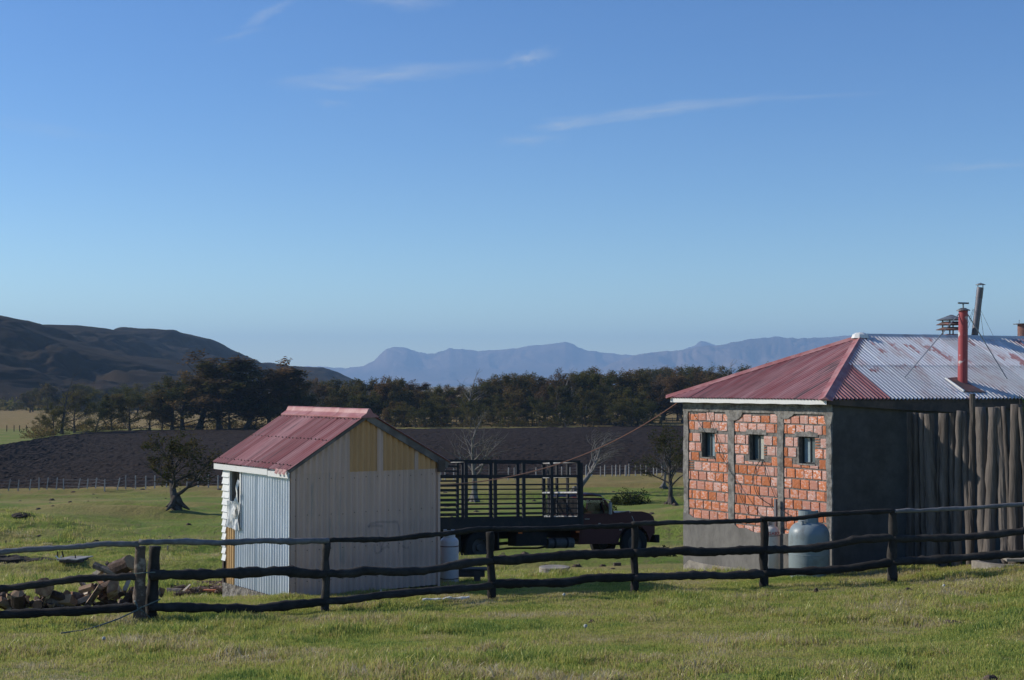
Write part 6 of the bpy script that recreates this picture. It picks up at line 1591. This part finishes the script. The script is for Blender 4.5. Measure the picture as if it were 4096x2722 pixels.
def tuft(seed, nb, rad, hh, wd):
    rd = random.Random(seed); mb = MB()
    for _ in range(nb):
        a_ = rd.uniform(0, 6.283); q = rad * rd.random() ** .6; x, y = math.cos(a_) * q, math.sin(a_) * q; h = hh * rd.uniform(.45, 1.2)
        la = rd.uniform(0, 6.283); ln = h * rd.uniform(.1, .8); dx, dy = math.cos(la) * ln, math.sin(la) * ln; w = wd * rd.uniform(.6, 1.2); fa = rd.uniform(0, 6.283); wx, wy = math.cos(fa) * w / 2, math.sin(fa) * w / 2
        a, b = mb.v((x - wx, y - wy, -.02)), mb.v((x + wx, y + wy, -.02)); c, d = mb.v((x + dx * .35 + wx * .8, y + dy * .35 + wy * .8, h * .6)), mb.v((x + dx * .35 - wx * .8, y + dy * .35 - wy * .8, h * .6)); e = mb.v((x + dx, y + dy, h))
        mb.f((a, b, c, d)); mb.f((d, c, e))
    me = mesh_of('tuft', mb, m_grass); o = bpy.data.objects.new('tuft', me); gcol.objects.link(o)
for s_ in range(5): tuft(s_, 50, .15, .036, .0075)
tuft(11, 60, .10, .075, .008)
def gn_group():
    g = bpy.data.node_groups.new('scatter_tufts', 'GeometryNodeTree'); g.interface.new_socket('Geometry', in_out='INPUT', socket_type='NodeSocketGeometry'); g.interface.new_socket('Geometry', in_out='OUTPUT', socket_type='NodeSocketGeometry')
    gi = g.nodes.new('NodeGroupInput'); go = g.nodes.new('NodeGroupOutput'); ci = g.nodes.new('GeometryNodeCollectionInfo'); ci.inputs['Collection'].default_value = gcol; ci.inputs['Separate Children'].default_value = True; ci.inputs['Reset Children'].default_value = True
    ip = g.nodes.new('GeometryNodeInstanceOnPoints'); ip.inputs['Pick Instance'].default_value = True
    def attr(nm, dt):
        n = g.nodes.new('GeometryNodeInputNamedAttribute'); n.data_type = dt; n.inputs[0].default_value = nm; return n.outputs[0]
    g.links.new(gi.outputs[0], ip.inputs['Points']); g.links.new(ci.outputs[0], ip.inputs['Instance'])
    g.links.new(attr('idx', 'INT'), ip.inputs['Instance Index']); g.links.new(attr('rot', 'FLOAT_VECTOR'), ip.inputs['Rotation']); g.links.new(attr('scl', 'FLOAT_VECTOR'), ip.inputs['Scale'])
    g.links.new(ip.outputs[0], go.inputs[0]); return g
GNG = gn_group()
def in_quad(x, y, O, a, b, la, lb, m=0.0):
    px_ = (x - O.x) * a.x + (y - O.y) * a.y; py_ = (x - O.x) * b.x + (y - O.y) * b.y
    return (px_ > -m) & (px_ < la + m) & (py_ > -m) & (py_ < lb + m)
def scatter(name, y0, y1, dens, smin, smax, seed):
    r_ = np.random.default_rng(seed); ar = []; nY = int((y1 - y0) / .5)
    xs, ys = [], []
    for i in range(nY):
        ya = y0 + i * .5; hw_ = ya * .395 + 1.0; n = r_.poisson(dens * .5 * 2 * hw_ ); xs.append(r_.uniform(-hw_, hw_, n)); ys.append(r_.uniform(ya, ya + .5, n))
    x = np.concatenate(xs); y = np.concatenate(ys)
    keep = ~in_quad(x, y, A, gv, sv, GW, SL, .04)
    keep &= ~((((x - W0.x) * fn.x + (y - W0.y) * fn.y) < 0) & (((x - W0.x) * nw.x + (y - W0.y) * nw.y) > 0))
    patch = fbm(x / 2.2, y / 1.6, 71, 4); keep &= (patch > -.24) | (r_.random(len(x)) < .25)
    keep &= ~((np.hypot(x - 2.216, y - 33) < 0))
    x, y, patch = x[keep], y[keep], patch[keep]; z = gz_(x, y); n = len(x)
    me = bpy.data.meshes.new(name); me.vertices.add(n); me.vertices.foreach_set('co', np.stack([x, y, z], -1).ravel())
    tall = fbm(x / 1.5, y / 1.2, 91, 3)
    ix = r_.integers(0, 5, n); ix[(tall > .09) & (r_.random(n) < .30)] = 5
    # longer grass at the foot of posts and walls
    a1 = me.attributes.new('idx', 'INT', 'POINT'); a1.data.foreach_set('value', ix.astype(np.int32))
    rot = np.stack([r_.normal(0, .12, n), r_.normal(0, .12, n), r_.uniform(0, 6.283, n)], -1); a2 = me.attributes.new('rot', 'FLOAT_VECTOR', 'POINT'); a2.data.foreach_set('vector', rot.ravel())
    s_ = r_.uniform(smin, smax, n) * (1 + np.clip(tall, -.2, .3) * 2.0); sz = s_ * (1 + np.clip(patch, -.3, .3)); a3 = me.attributes.new('scl', 'FLOAT_VECTOR', 'POINT'); a3.data.foreach_set('vector', np.stack([s_, s_, sz], -1).ravel())
    o = bpy.data.objects.new(name, me); COL.objects.link(o); o['kind'] = 'stuff'; md = o.modifiers.new('scatter', 'NODES'); md.node_group = GNG; print(name, n); return o
scatter('grass', 12.5, 30, 95, .8, 1.25, 1)
scatter('grass', 30, 62, 22, 1.2, 1.9, 2)
scatter('grass', 62, 128, 5, 1.8, 3.2, 3)

# dark tussocks, dung and small clods dotted over the meadow
tk = MB(); rs = random.Random(99)
for i in range(420):
    Y = 33 + 92 * rs.random() ** 1.2; X = rs.uniform(-.40, .40) * Y; w = rs.uniform(.04, .13) * (1 + Y / 90); h = w * rs.uniform(.25, .6); z = gz1(X, Y)
    if X > 3.2 and Y < 42: continue
    ring = []; k0 = [tk.v((X + math.cos(a) * w * rs.uniform(.7, 1.3), Y + math.sin(a) * w * rs.uniform(.7, 1.3), z - .03)) for a in [6.283 * k / 7 for k in range(7)]]
    k1 = [tk.v((X + math.cos(a) * w * .5, Y + math.sin(a) * w * .5, z + h * rs.uniform(.7, 1.2))) for a in [6.283 * k / 7 for k in range(7)]]
    for k in range(7): tk.f((k0[k], k0[(k + 1) % 7], k1[(k + 1) % 7], k1[k]))
    tk.f(k1)
obj('meadow_clods', tk, m_dung, kind='stuff')
